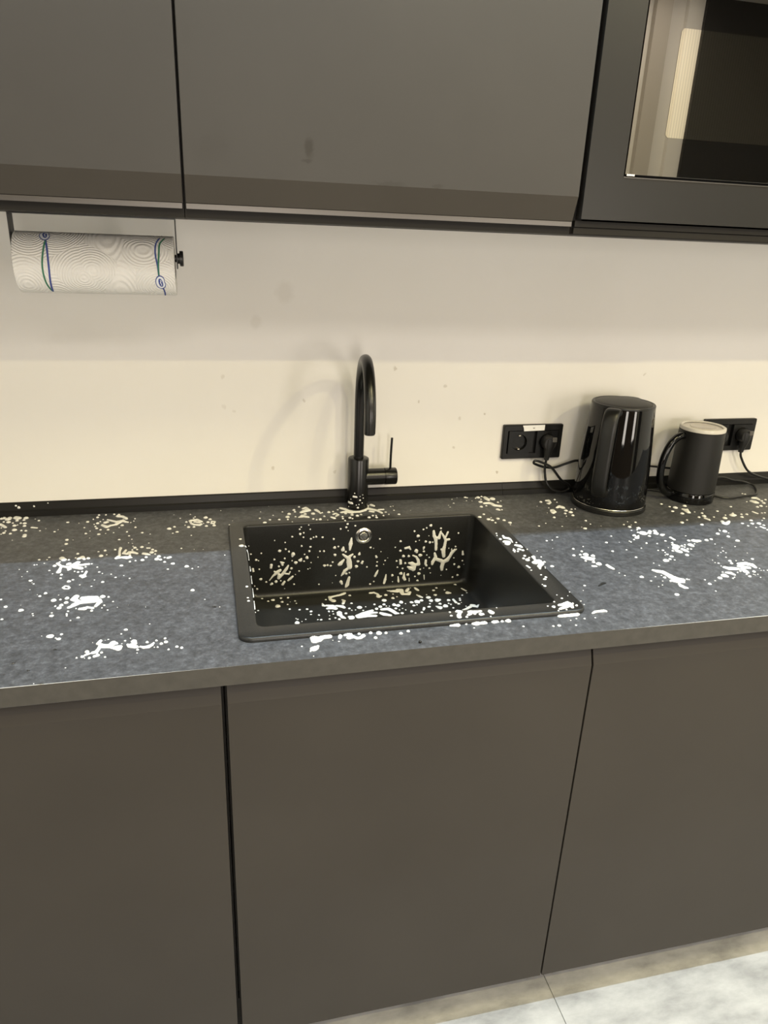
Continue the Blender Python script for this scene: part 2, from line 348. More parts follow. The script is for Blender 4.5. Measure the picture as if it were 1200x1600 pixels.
# ---------------------------------------------------------------- sink
t = thing('sink', 'black composite inset sink with foam on its basin walls', 'sink', (.313, -.353, .741))
def rr(o, z, r, k=8): return [(x, y, z) for x, y in rrect(o[0], o[2], o[1], o[3], r, k)]
def inset(o, d): return (o[0]+d, o[1]+d, o[2]-d, o[3]-d)
SO = (.025, -.589, .601, -.117); SI = (.055, -.555, .558, -.144); ZF = .908
R = [rr(inset(SO, .004), .9003, .018), rr(SO, .9003, .021), rr(SO, .9040, .021), rr(inset(SO, .0009), .9062, .0205), rr(inset(SO, .0026), .9076, .019), rr(inset(SO, .005), ZF, .017),
     rr(inset(SI, -.004), ZF, .0155), rr(inset(SI, -.0014), .9074, .014), rr(inset(SI, -.0003), .9062, .013), rr(SI, .904, .012)]
for d, z, r in ((.0012, .88, .012), (.005, .775, .014), (.0065, .757, .016), (.0085, .7495, .018), (.0125, .7445, .022), (.020, .7425, .026)): R.append(rr(inset(SI, d), z, r))
bm = loft(R); V = [bm.verts.new((.3065, -.35, .7405))]; bm.verts.ensure_lookup_table()
last = bm.verts[:][-1-len(R[-1]):-1]
for i in range(len(last)): bm.faces.new((last[i], last[(i+1) % len(last)], V[0]))
obj('basin', bm, M['sink'], t, smooth=True, angle=50)
def wy(z): return -.144-.0012-(.88-z)*.0362
oc = (.3090, wy(.872)-.0003, .872)
ring = obj('overflow_ring', lathe([(.0112, .0002), (.0112, .0022), (.0125, .0034), (.0160, .0030), (.0182, .0012), (.0182, 0)], oc, 'y', 40), M['chrome'], t, smooth=True)
obj('overflow_recess', lathe([(0, .0006), (.0112, .0006)], oc, 'y', 32, caps=False), M['dark_hole'], t)
obj('overflow_button', lathe([(.0088, .0006), (.0088, .0028), (.0078, .0038), (.004, .0036), (0, .0034)], oc, 'y', 32, caps=False), M['chrome'], t, smooth=True)
dc = (.3065, -.35, .7408)
obj('drain_ring', lathe([(.038, 0), (.0425, .0002), (.0435, .0014), (.042, .0026), (.0385, .0024), (.036, .0008)], dc, 'z', 48, caps=False), M['chrome'], t, smooth=True)
obj('drain_strainer', lathe([(.036, .0006), (.033, .0012), (.012, .0022), (.008, .0050), (.004, .0056), (0, .0056)], dc, 'z', 40, caps=False), M['chrome'], t, smooth=True)

# ---------------------------------------------------------------- faucet
FX, FY = .315, -.043
t = thing('faucet', 'matt black high-arc faucet with side lever behind the sink', 'faucet', (FX, FY, .9))
obj('body', lathe([(.0232, .0003), (.0232, .1135), (.0224, .1155), (.0205, .1165), (.0112, .1165)], (FX, FY, .9), n=48), M['faucet'], t, smooth=True)
tipx, tipy = .293, -.243
dx, dy = tipx-FX, tipy-FY; L = sqrt(dx*dx+dy*dy); ux, uy = dx/L, dy/L; Rr = L/2; zc = 1.1455
path = [(FX, FY, 1.0155), (FX, FY, 1.06), (FX, FY, 1.10)]
for i in range(0, 25): a = pi-pi*i/24; path.append((FX+ux*(Rr+Rr*cos(a)), FY+uy*(Rr+Rr*cos(a)), zc+Rr*sin(a)))
path += [(tipx, tipy, 1.134), (tipx, tipy, 1.1252)]
obj('spout', tube(path, .0112, 20, up=(1, 0, 0)), M['faucet'], t, smooth=True)
obj('aerator', lathe([(.0098, 0), (.0098, .004)], (tipx, tipy, 1.1228), n=24), M['dark_hole'], t)
hz = .9705; h = obj('valve', lathe([(.0185, .014), (.0185, .0575), (.0172, .0580), (.0172, .0598), (.0190, .0602), (.0190, .0855), (.0182, .0870), (0, .0872)], (FX, FY, hz), 'x', 40), M['faucet'], t, smooth=True)
obj('lever', tube([(FX+.0735, FY, hz+.015), (FX+.0735, FY, hz+.05), (FX+.0745, FY, 1.0595)], .0027, 12), M['faucet'], h, smooth=True)

# ---------------------------------------------------------------- kettle
KX, KY = .911, -.104
kettle = t = thing('kettle', 'glossy black electric kettle standing in front of the sockets', 'kettle', (KX, KY, .9))
obj('power_base', lathe([(.083, .0003), (.0855, .002), (.0855, .0105), (.0840, .0125), (.070, .0135)], (KX, KY, .9), n=64), M['satin'], t, smooth=True)
obj('base_ring', lathe([(.0790, .0136), (.0836, .0138), (.0839, .0143), (.0836, .0148), (.079, .0150)], (KX, KY, .9), n=64), M['chrome'], t, smooth=True)
b = obj('body', lathe([(.0785, .0158), (.0832, .0160), (.0838, .0200), (.0832, .040), (.0805, .10), (.0765, .16), (.0722, .215), (.0702, .2390), (.0696, .2430), (.0680, .2450), (.0650, .2452), (.0632, .2436)], (KX, KY, .9), n=72), M['gloss'], t, smooth=True)
obj('rim', lathe([(.0700, .2415), (.0702, .2440), (.0690, .2462), (.0660, .2468), (.0630, .2450), (.0630, .2420)], (KX, KY, .9), n=64, caps=False), M['satin'], t, smooth=True)
obj('lid', lathe([(.0628, .2425), (.0628, .2450), (.0610, .2466), (.050, .2488), (.030, .2506), (.012, .2512), (0, .2513)], (KX, KY, .9), n=64, caps=False), M['lid'], t, smooth=True)
hd = Vector((-.707, -.707, 0)); sd = -hd; tg = Vector((-hd.y, hd.x, 0))
def kp(s, z, w=0): return Vector((KX, KY, .9))+hd*s+tg*w+Vector((0, 0, z))
# spout lip opposite the handle
bm = bmesh.new(); S = []
for s, z, w in ((.060, .205, .012), (.076, .222, .016), (.084, .240, .014), (.086, .2445, .012), (.064, .2465, .024)):
    S.append([kp(-s, z, -w), kp(-s-.003, z, 0), kp(-s, z, w), kp(-.045, z, w), kp(-.045, z, -w)])
obj('spout', loft([[tuple(p) for p in q] for q in S], cap_end=True, cap_start=True), M['satin'], t, smooth=True, angle=60)
sec = [(cos(a)*.0085*(1 if abs(cos(a)) < .98 else 1), sin(a)*.0165) for a in [2*pi*i/20 for i in range(20)]]
sec = [(math.copysign(abs(cos(a))**.6, cos(a))*.0085, math.copysign(abs(sin(a))**.6, sin(a))*.0165) for a in [2*pi*i/24 for i in range(24)]]
hp = catmull([kp(.062, .233), kp(.082, .238), kp(.096, .230), kp(.104, .205), (kp(.108, .15)), kp(.111, .09), kp(.108, .066), kp(.098, .054), kp(.078, .052)], 6)
obj('handle', tube(hp, [1.0]*len(hp), sec=sec, up=hd), M['satin'], t, smooth=True)

# ---------------------------------------------------------------- milk frother
QX, QY = 1.1415, -.090
frother = t = thing('milk_frother', 'matt black milk frother with frosted lid and round handle', 'milk frother', (QX, QY, .9))
obj('base', lathe([(.052, .0003), (.0555, .002), (.0560, .010), (.0560, .0245), (.0552, .0258), (.050, .0262)], (QX, QY, .9), n=56), M['gloss'], t, smooth=True)
obj('body', lathe([(.0535, .0268), (.0552, .0275), (.0548, .06), (.0535, .12), (.0520, .1735), (.0505, .1745)], (QX, QY, .9), n=56), M['matt'], t, smooth=True)
lid = obj('lid', lathe([(.0505, .1748), (.0522, .1752), (.0526, .1790), (.0518, .1830), (.0490, .1845), (.0455, .1838), (.0440, .1815)], (QX, QY, .9), n=56, caps=False), M['clear_rim'], t, smooth=True)
obj('lid_disc', lathe([(.0445, .1806), (.030, .1808), (.0285, .1820), (.0265, .1808), (0, .1808)], (QX, QY, .9), n=56, caps=False), M['clear_lid'], lid, smooth=True)
fd = Vector((-.985, -.10, 0)).normalized()
def qp(s, z): return Vector((QX, QY, .9))+fd*s+Vector((0, 0, z))
hp = catmull([qp(.048, .162), qp(.066, .160), qp(.084, .145), qp(.097, .115), qp(.101, .080), qp(.096, .048), qp(.082, .028), qp(.064, .019), qp(.050, .018)], 8)
obj('handle', tube(hp, .0088, 18), M['gloss'], t, smooth=True)

# ---------------------------------------------------------------- sockets
def socket(label, cx, cz, tape=False):
    t = thing('power_socket', label, 'socket', (cx, 0, cz), 'double wall sockets')
    o = rrect(cx-.0757, cx+.0757, cz-.0415, cz+.0415, .003, 4)
    i_ = lambda d: [(cx+(x-cx)*(1-d/.0757), cz+(z-cz)*(1-(d if d < .005 else .0135)/.0415)) for x, z in o]
    obj('frame', loft([[(x, -.0005, z) for x, z in o], [(x, -.0080, z) for x, z in o], [(x, -.0100, z) for x, z in i_(.0016)], [(x, -.0100, z) for x, z in i_(.0105)], [(x, -.0030, z) for x, z in i_(.0105)]], cap_end=True), M['socket'], t, smooth=True, angle=30)
    for sx in (-.0355, .0355):
        x0 = cx+sx; n = 40; k = 10
        sq = rrect(x0-.0272, x0+.0272, cz-.0272, cz+.0272, .0008, k-1)      # 4*k points
        ci = [(x0+.0196*cos(pi/4+2*pi*(q-k/2+.5)/n), cz+.0196*sin(pi/4+2*pi*(q-k/2+.5)/n)) for q in range(n)]
        ins = obj('socket_insert', loft([[(x, -.0032, z) for x, z in sq], [(x, -.0128, z) for x, z in sq], [(x, -.0128, z) for x, z in ci], [(x0+(x-x0)*.93, -.0042, cz+(z-cz)*.93) for x, z in ci]], cap_end=True), M['socket_in'], t, smooth=True, angle=30)
        for hx in (-.0095, .0095): obj('pin_hole', lathe([(.0026, 0), (.0026, .0003)], (x0+hx, -.0042, cz), 'y', 16), M['dark_hole'], ins)
        for sz in (-1, 1): obj('earth_clip', box(x0-.0022, x0+.0022, -.0125, -.0045, cz+sz*.0165-.0012, cz+sz*.0165+.0012), M['metal'], ins)
    if tape:
        pl = [(.7135, 1.0728), (.7700, 1.0732), (.7698, 1.0600), (.7180, 1.0588), (.7165, 1.0660)]
        tp = obj('label_strip', loft([[(x, -.0129, z) for x, z in pl], [(x, -.0132, z) for x, z in pl]], cap_end=True, cap_start=True), M['tape'], t)
        bm = box(.7400, .7410, -.01335, -.0132, 1.0645, 1.0680); bx(bm, .7416, .7428, -.01335, -.0132, 1.0645, 1.0665); bx(bm, .7434, .7444, -.01335, -.0132, 1.0645, 1.0680)
        obj('print_mark', bm, M['ink'], tp)
    return t
socket('black double wall socket with a white label strip, left of the kettle', .7445, 1.0315, True)
socket('black double wall socket behind the milk frother', 1.2855, 1.0350)
def plug(parent, x, z, pad=True):
    obj('plug', lathe([(.0175, .0135), (.0178, .016), (.0172, .030), (.0150, .0345), (0, .0355)], (x, 0, z), 'y', 32, caps=False), M['plug'], parent, smooth=True)
    s = [(math.copysign(abs(cos(a))**.7, cos(a)), math.copysign(abs(sin(a))**.7, sin(a))) for a in [2*pi*i/16 for i in range(16)]]
    pts = [(x+.001, -.0255, z+.010), (x, -.026, z-.006), (x-.001, -.0255, z-.020), (x-.0015, -.025, z-.030), (x-.002, -.0245, z-.038), (x-.002, -.0245, z-.0425)]
    obj('plug_neck', tube(pts, [.0125, .0120, .0095, .0072, .0060, .0056], sec=s), M['plug'], parent, smooth=True)
    if pad: obj('grip_pad', box(x+.002, x+.0135, -.0385, -.0340, z+.004, z+.0155), M['plug_pad'], parent, bevel=.0015)
kc = [(.778, -.0245, .992), (.7779, -.023, .9692), (.780, -.0235, .9538), (.7836, -.025, .938), (.7895, -.027, .9264), (.804, -.028, .914), (.826, -.030, .908), (.846, -.026, .912), (.846, -.027, .924), (.8219, -.030, .9392), (.7923, -.031, .9712), (.7707, -.030, .9832), (.7499, -.030, .9903), (.7447, -.028, .9866), (.7506, -.024, .9804), (.7781, -.0155, .9695), (.8081, -.013, .9662), (.8363, -.015, .9756), (.8632, -.018, .9835), (.885, -.018, .975), (.893, -.0165, .945), (.880, -.0175, .915), (.862, -.030, .906), (.856, -.040, .9052)]
cord = obj('power_cord', tube(catmull(kc, 8), .0030, 10), M['cable'], kettle, smooth=True)
plug(cord, .780, 1.0325)
fc = [(1.1820, -.062, .9065), (1.200, -.080, .9035), (1.2272, -.1092, .9032), (1.249, -.112, .9032), (1.2893, -.103, .9032), (1.3287, -.0961, .9032), (1.3556, -.0678, .9032), (1.3720, -.0347, .9045), (1.352, -.019, .911), (1.318, -.019, .916), (1.285, -.020, .925), (1.24, -.020, .920), (1.17, -.020, .905), (1.1206, -.0280, .9035), (1.0968, -.0420, .9032), (1.0806, -.034, .9032), (1.060, -.0225, .9050), (1.020, -.0190, .925), (1.018, -.019, .950), (1.040, -.020, .9640), (1.0782, -.020, .9613), (1.10, -.020, .9585), (1.16, -.022, .952), (1.215, -.024, .950), (1.2475, -.0245, .965), (1.248, -.0245, .996)]
cord = obj('power_cord', tube(catmull(fc, 8), .0026, 10), M['cable'], frother, smooth=True)
plug(cord, 1.250, 1.0360, False)
t = thing('plugged_cable', 'black cable hanging from the right socket and running off to the right', 'cable', (1.32, -.02, .9))
plug(t, 1.321, 1.0360)
rc = [(1.319, -.0245, .996), (1.329-.004, -.0245, .978), (1.3575-.004, -.0245, .9423), (1.3913, -.024, .9252), (1.4232, -.024, .9169), (1.47, -.030, .908), (1.56, -.060, .9034), (1.66, -.08, .9034), (1.73, -.07, .9034)]
obj('cable', tube(catmull(rc, 8), .0030, 10), M['cable'], t, smooth=True)

# ---------------------------------------------------------------- paper towel roll + holder
PX0, PX1, PY, PZ, PR = -.2910, -.0460, -.200, 1.4150, .0475
t = thing('paper_towel_roll', 'white embossed paper towel roll with blue and green print under the cabinet', 'paper towel', (-.172, PY, PZ-PR))
bm = lathe([(.020, 0), (PR-.001, 0), (PR, .0008), (PR, .05), (PR, .10), (PR, .15), (PR, .20), (PR, PX1-PX0-.0008), (PR-.001, PX1-PX0), (.020, PX1-PX0)], (PX0, PY, PZ), 'x', 96, caps=False)
# loose end of the sheet
obj('paper', bm, M['paper'], t, smooth=True)
obj('core', lathe([(.0195, .001), (.0195, PX1-PX0-.001)], (PX0, PY, PZ), 'x', 32, caps=False), mat('brown_card', (.35, .27, .18), .9), t, smooth=True)
def wrap(u, w, d=.0004):
    a = w/PR; return (u, PY-(PR+d)*cos(a), PZ+(PR+d)*sin(a))
def band(pts, width, mt, d=.0004, name='print_line'):
    pts = [(p.x, p.y) for p in catmull([(a, b, 0) for a, b in pts], 10)]
    bm = bmesh.new(); prev = None
    for i, (u, w) in enumerate(pts):
        a = pts[max(i-1, 0)]; b = pts[min(i+1, len(pts)-1)]; tx, ty = b[0]-a[0], b[1]-a[1]; L = sqrt(tx*tx+ty*ty); nx, ny = -ty/L*width/2, tx/L*width/2
        cur = (bm.verts.new(wrap(u+nx, w+ny, d)), bm.verts.new(wrap(u-nx, w-ny, d)))
        if prev: bm.faces.new((prev[0], prev[1], cur[1], cur[0]))
        prev = cur
    return obj(name, bm, mt, t)
def patch(c, loop, mt, d, name):
    bm = bmesh.new(); v = [bm.verts.new(wrap(c[0]+a, c[1]+b, d)) for a, b in loop]; o = bm.verts.new(wrap(c[0], c[1], d))
    for i in range(len(v)): bm.faces.new((v[i], v[(i+1) % len(v)], o))
    return obj(name, bm, mt, t)
def bean(s, k=36):
    out = []
    for i in range(k):
        a = 2*pi*i/k; r = .0092*s*(1+.10*cos(2*(a-1.75))-.17*math.exp(-((a-.25)/.42)**2)-.17*math.exp(-((a-.25-2*pi)/.42)**2))
        out.append((r*cos(a)*.92, r*sin(a)*1.18))
    return out
def motif(u, w):
    patch((u, w), bean(1.08), M['blue'], .0005, 'print_logo'); patch((u, w), bean(.92), M['print_white'], .0007, 'print_logo')
    el = [(.0030*cos(a)*1.15+.0012*sin(a)*-1, .0078*sin(a)) for a in [2*pi*i/24 for i in range(24)]]
    patch((u, w), el, M['blue'], .0009, 'print_logo')
    band([(u-.0005, w+.0052), (u+.0006, w+.003), (u-.0004, w+.0005), (u+.0008, w-.002), (u+.0010, w-.0052)], .0012, M['print_white'], .0011, 'print_lettering')
ul = -.2420
for k in (0, 1):                                            # the print runs round the roll
    o = k*.149
    band([(ul+.001, .040+o), (ul-.002, .022+o), (ul-.0055, -.004+o), (ul-.0045, -.030+o), (ul+.001, -.055+o)], .0026, M['green'])
    band([(ul+.001, .040+o), (ul+.0035, .022+o), (ul+.0040, -.004+o), (ul+.0022, -.030+o), (ul+.001, -.055+o)], .0029, M['blue'])
    motif(ul-.001, .0515+o)
ur = -.0715
for k in (0, 1):
    o = k*.149
    band([(ur+.004, .056+o), (ur-.002, .040+o), (ur-.0035, .022+o), (ur-.001, .002+o), (ur, -.014+o)], .0025, M['blue'])
    band([(ur+.012, .056+o), (ur+.004, .040+o), (ur+.0022, .022+o), (ur+.0003, .002+o), (ur, -.014+o)], .0026, M['green'])
    motif(ur+.002, -.0255+o)
    band([(ur+.005, -.036+o), (ur+.0068, -.05+o), (ur+.006, -.075+o)], .0024, M['blue'])
t = thing('towel_holder', 'black steel paper towel holder fixed under the cabinet', 'towel holder', (-.172, PY, 1.49))
obj('mounting_plate', box(-.2968, -.0414, PY-.015, PY+.015, 1.4887, 1.4908), M['holder'], t)
for x0, x1, w in ((-.2968, -.2946, .015), (-.0432, -.0414, .010)):
    obj('bracket', box(x0, x1, PY-w, PY+w, PZ-.004, 1.4886), M['holder'], t, bevel=.0006)
obj('rod', lathe([(.006, 0), (.006, .251)], (-.2945, PY, PZ+.0125), 'x', 20), M['holder'], t, smooth=True)
obj('knob', lathe([(.0085, 0), (.0085, .003), (.0125, .0036), (.0125, .0085), (.0115, .0095), (0, .0098)], (-.0414, PY, PZ+.0125), 'x', 28), M['holder'], t, smooth=True)

# ---------------------------------------------------------------- soap foam
FOAM={
 'far_left':{'C':[[-4250,-160,46],[-4145,-160,46],[-4019,-160,64],[-4163,-231,63],[-3978,-196,71],[-3824,-205,51],[-4295,-183,38],[-4117,-397,45],[-3969,-334,35],[-3842,-316,30],[-4212,-372,25],[-4230,-515,39,-4115,-673,33],[-3867,-489,25],[-3789,-506,40],[-3961,-609,40],[-3765,-648,35],[-4023,-462,23],[-3909,-576,15],[-3911,-842,49],[-3773,-895,24],[-3686,-918,29],[-4077,-973,34],[-3945,-1030,29],[-4070,-875,20],[-3659,-1141,39],[-3655,-1206,43],[-4183,-703,15],[-4111,-1034,14]]},
 'back_left_streak':{'C':[[-2013,-370,23,-1905,-384,40,-1818,-519,34],[-2259,-816,34,-2164,-927,45,-2117,-893,28],[-2222,-686,40,-2174,-651,28],[-2187,-529,23,-2095,-602,28,-2004,-674,34,-1882,-631,40,-1813,-700,28],[-2109,-865,28,-1989,-824,28,-1919,-686,28],[-2366,-701,35],[-2386,-873,23],[-2349,-976,30],[-2268,-1061,25],[-2121,-1081,30],[-1870,-881,35],[-2407,-360,31],[-2396,-225,26],[-2258,-231,21],[-2088,-223,26],[-1991,-261,31],[-2479,-459,18],[-2279,-499,15],[-2426,-752,15],[-2324,-612,18],[-2016,-338,35,-1916,-383,40,-1822,-475,29],[-1992,-794,39,-1937,-713,40,-1874,-602,34],[-1874,-602,29,-1813,-700,28,-1769,-718,20],[-1870,-875,35],[-1714,-744,15],[-1645,-542,18],[-1657,-668,15],[-1598,-1023,25],[-1915,-996,15],[-1744,-1247,20]]},
 'back_left_ring':{'C':[[-523,-816,29,-458,-795,35,-371,-776,35,-283,-892,29],[-489,-971,29,-434,-1038,28,-327,-1083,34,-288,-1029,26],[-425,-890,29,-327,-934,29],[-523,-816,26,-489,-971,26],[-592,-867,26],[-617,-1042,15],[-544,-1158,35],[-438,-1167,30],[-448,-674,18],[-420,-597,18],[-199,-670,47],[-107,-782,36],[-153,-940,36],[-76,-908,20,-10,-929,20,-34,-1046,20,-88,-1014,20,-76,-908,20],[-31,-1141,36],[-187,-1149,33],[-244,-993,13]]},
 'shadow_line_left':{'C':[[-1791,-2046,31,-1796,-2195,23,-1777,-2393,26,-1822,-2506,35],[-1822,-2506,30,-1731,-2486,25,-1634,-2510,51,-1559,-2512,23],[-1719,-2305,26,-1684,-2162,23],[-1719,-2305,23,-1649,-2340,26,-1617,-2271,31,-1549,-2281,41,-1468,-2342,26],[-1617,-2271,26,-1583,-2446,20,-1634,-2510,25],[-1568,-2169,19],[-1527,-2070,33],[-1481,-2157,21],[-1401,-2053,35],[-1568,-1993,14],[-1356,-2368,31,-1291,-2398,36,-1231,-2436,15],[-1303,-2118,16,-1250,-2126,16],[-1205,-2332,42],[-1196,-2209,30],[-1138,-2277,30],[-1138,-2415,19],[-1292,-2538,30],[-1350,-2657,36],[-1063,-2538,39],[-1095,-2653,46],[-1027,-2686,30],[-958,-2606,21],[-896,-2630,31,-858,-2607,31],[-950,-2801,27],[-1568,-2694,23],[-1471,-2667,20],[-2061,-2122,28],[-2106,-2359,41],[-1881,-2108,23]]},
 'left_wreath':{'C':[[-2820,-2588,35,-2737,-2714,25,-2742,-2847,29,-2745,-2955,43],[-2737,-2714,25,-2611,-2778,34,-2582,-2849,39],[-2631,-2649,40,-2608,-2620,30],[-2607,-2801,34,-2533,-2700,54,-2476,-2594,45],[-2533,-2700,39,-2404,-2719,30,-2280,-2693,30],[-2501,-2795,44,-2385,-2857,44],[-2593,-2891,22],[-2856,-2682,35],[-2679,-3073,26],[-2350,-3167,29,-2290,-3155,24,-2275,-3006,24],[-2350,-3167,24,-2305,-3237,21,-2267,-3201,22],[-2413,-3006,22],[-2348,-2995,20],[-2476,-2966,15],[-2314,-2805,20],[-2668,-3215,21],[-2785,-2362,50,-2736,-2440,50],[-2652,-2452,23],[-2795,-2523,20],[-2490,-2430,35,-2425,-2369,40,-2383,-2469,25],[-2320,-2436,36],[-2536,-2199,28],[-2546,-2384,18]]},
 'left_thick_patch':{'C':[[-2306,-3958,50,-2334,-4047,54,-2247,-4136,40],[-2303,-4255,49,-2233,-4175,53,-2138,-4153,67,-2040,-4151,67,-1942,-4148,58,-1910,-4209,45],[-2204,-4031,41,-2106,-4028,45,-1987,-4047,50],[-1928,-4261,36,-1958,-4347,27],[-2365,-4324,31,-2300,-4274,31],[-2193,-4406,26,-2121,-4403,44,-2078,-4364,22,-1992,-4407,26],[-2000,-4491,24],[-1886,-4025,45],[-1790,-4052,20],[-2444,-3992,38],[-2538,-4026,20],[-2640,-4035,44],[-2433,-4146,36],[-2495,-4227,34],[-2513,-4318,39],[-2581,-4246,18],[-2357,-4450,18],[-2249,-4379,14],[-2364,-4536,17],[-1826,-4336,18],[-1853,-4418,14],[-2119,-4418,-14]]},
 'front_left_dog':{'C':[[-1776,-5531,32,-1748,-5454,24],[-1742,-5567,32,-1691,-5620,48,-1601,-5636,48,-1565,-5552,49,-1518,-5575,28],[-1566,-5686,25],[-1506,-5697,52,-1456,-5675,36,-1473,-5732,44],[-1738,-5598,28,-1756,-5698,28,-1776,-5767,32,-1825,-5781,28],[-1784,-5880,27,-1736,-5860,24,-1756,-5813,12],[-1904,-5736,32],[-1920,-5828,18,-1874,-5793,24],[-1949,-5860,28],[-1949,-5860,-8],[-1848,-5911,23],[-1698,-5795,21],[-1635,-5925,16],[-2024,-5880,16],[-1913,-5905,7]]},
 'front_left_tail':{'C':[[-1272,-5557,45,-1252,-5621,32,-1315,-5670,44,-1356,-5633,18],[-1314,-5685,36,-1237,-5713,40,-1206,-5727,18],[-1201,-5799,22],[-1201,-5889,11],[-1330,-5455,9],[-1169,-5719,16,-1114,-5755,28,-1055,-5744,36,-1012,-5707,28,-985,-5651,16],[-1079,-5611,24],[-949,-5587,20],[-827,-5546,22],[-810,-5650,31],[-874,-5688,27],[-921,-5776,16],[-968,-5774,11],[-764,-5868,18],[-648,-5811,25],[-578,-5853,24]]},
 'behind_sink':{'C':[[1917,-410,31,1980,-385,49,2021,-524,61,1919,-576,60,1852,-633,42],[1840,-825,36,1900,-897,42,1965,-937,30],[1921,-740,38],[1832,-888,47,1758,-922,15],[2097,-744,49],[2166,-510,18,2196,-547,43,2241,-652,30,2261,-753,18],[1843,-292,25],[1707,-469,35],[1717,-583,27],[1576,-694,43],[1522,-865,48],[1694,-876,21],[2303,-713,22],[2316,-934,29],[2452,-700,38],[2551,-680,25]],'F':[[1492,-1212,23],[2171,-1292,37],[2029,-1248,26],[2093,-1300,21]]},
 'faucet_ring':{'C':[[2749,-486,31,2833,-564,43,2907,-687,37,3012,-768,36,3133,-770,37,3271,-689,43,3373,-499,31,3407,-400,19],[2726,-749,30,2850,-733,43,2955,-813,36],[2808,-826,33],[3364,-600,43,3469,-682,43,3550,-759,37,3615,-901,30],[3487,-376,44,3533,-451,31],[3376,-770,37,3440,-811,30],[3589,-697,25,3700,-698,22],[2933,-927,38],[3135,-935,27],[2531,-841,24,2598,-798,24,2635,-887,24,2571,-955,24]],'F':[[2997,-1191,37],[3229,-1324,37],[2815,-1286,34],[2862,-1343,21],[3390,-1345,32],[3332,-1230,27],[3402,-1239,21],[2667,-1204,24],[2658,-1315,26],[3563,-1261,21],[2682,-1436,21],[2423,-1202,23,2481,-1272,35]]},
 'back_right_streak':{'C':[[6138,-211,53],[6248,-160,30],[6061,-260,18],[6166,-340,20],[6093,-514,52],[6307,-232,46,6318,-345,59,6324,-420,39],[6453,-347,70],[6148,-615,38,6268,-616,51,6313,-672,45,6336,-781,51,6444,-845,44,6476,-849,25],[6135,-776,26],[5997,-821,40],[6314,-1036,44,6339,-1074,31],[6406,-1069,20],[6501,-588,26],[6603,-514,15]]},
 'rim_right_back':{'F':[[5760,-2706,23,5750,-2816,34,5827,-2855,34,5839,-2913,28],[5839,-2913,22,5829,-3048,11],[5675,-2999,44,5741,-3035,55,5688,-3109,55],[5640,-2856,30],[5671,-2562,20],[5639,-2671,15],[5825,-3193,25,5895,-3246,44,5916,-3302,27],[5810,-3391,32,5837,-3405,27],[5699,-3437,34],[5683,-3501,19],[5757,-3486,24],[5878,-3453,29],[5899,-3074,20],[5985,-3417,15],[5717,-3367,17]]},
 'rim_right_mid':{'F':[[5952,-3783,42,5934,-3874,21,5927,-3985,37],[5876,-4025,62,5969,-3991,68,5979,-4089,52,5887,-4193,41,5859,-4292,20],[5841,-4006,23],[5804,-3706,29],[5732,-3814,28],[5782,-3890,47],[5854,-3803,21],[5887,-4193,-10],[5950,-4041,-12]],'C':[[6150,-3871,28],[6189,-3643,19]]},
 'rim_corner':{'F':[[5564,-5680,28,5645,-5674,42,5745,-5633,46,5782,-5697,37,5756,-5786,28],[5522,-5804,27,5620,-5764,37,5719,-5724,37],[5470,-5851,16],[5622,-5839,16],[5860,-5736,25],[5831,-5659,17]],'C':[[5471,-5900,32,5561,-5900,41,5686,-5900,41,5774,-5900,41,5793,-5885,50,5870,-5805,37]]},
 'lone_streak':{'C':[[6083,-5898,18,6153,-5861,28,6316,-5854,32,6349,-5875,21]]},
 'right_of_sink':{'C':[[7140,-3668,59],[7002,-3775,27,7074,-3836,75,7142,-3881,64,7165,-3925,32],[6991,-3948,24],[7257,-3747,44],[7224,-3858,24],[7123,-4022,36],[7183,-4115,57],[7012,-4185,24,7078,-4210,21],[7315,-4193,32,7328,-4291,37,7353,-4366,26],[7027,-3661,27],[7136,-3511,27],[7021,-3373,27],[6882,-3670,32],[7282,-3293,15]]},
 'kettle_left':{'C':[[7545,-700,35],[7714,-634,33,7779,-642,39,7757,-764,32,7681,-849,29,7658,-810,19],[7761,-1108,32,7857,-1050,51,7901,-1127,57,7923,-1164,25],[7542,-1253,25,7593,-1260,38,7596,-1363,31,7516,-1420,37,7512,-1318,25],[7886,-1319,45],[7782,-1490,31],[7951,-1431,51],[7905,-1627,36],[8063,-1253,26],[8156,-1251,20],[7957,-591,29],[7925,-771,18],[7414,-1686,33],[7560,-1103,14],[7734,-1650,14]]},
 'kettle_front':{'C':[[8951,-2822,90],[8963,-2812,-14],[9010,-2546,48],[9166,-2745,43],[9093,-2831,48],[9283,-2749,48],[9234,-2874,58],[8999,-2988,34],[8682,-2914,42],[8653,-3044,40,8766,-2944,20,8695,-3050,23],[8554,-3115,23],[8408,-3179,18],[8420,-3221,18],[8864,-2762,27],[8927,-2626,19],[9312,-2974,47,9374,-2959,18]]},
 'frother_front':{'C':[[10646,-1486,58],[10950,-1410,50],[10762,-1608,32,10796,-1683,64,10772,-1820,51],[10845,-1654,41],[10573,-1862,46],[11070,-1908,32],[10997,-2082,51],[10825,-2133,34],[10930,-2214,31,10962,-2325,28]]},
 'frother_ring':{'C':[[11764,-2090,51,11718,-2132,70,11796,-2142,29],[11822,-2015,23],[11414,-2267,57],[11205,-2450,43,11163,-2561,49,11238,-2571,49,11362,-2471,37],[11183,-2589,55],[11558,-2097,20],[11875,-2262,40],[11984,-2106,29],[12116,-2123,34]]},
 'cord_edge':{'C':[[13081,-1128,41,13169,-1154,48,13165,-1254,34],[12884,-1333,47,12926,-1415,74,12954,-1456,40],[13161,-1354,36],[13328,-1283,31],[13109,-1491,42],[12879,-1669,42],[12740,-1717,38],[12731,-1352,18],[13041,-806,25],[13083,-852,31],[12994,-1721,18]]},
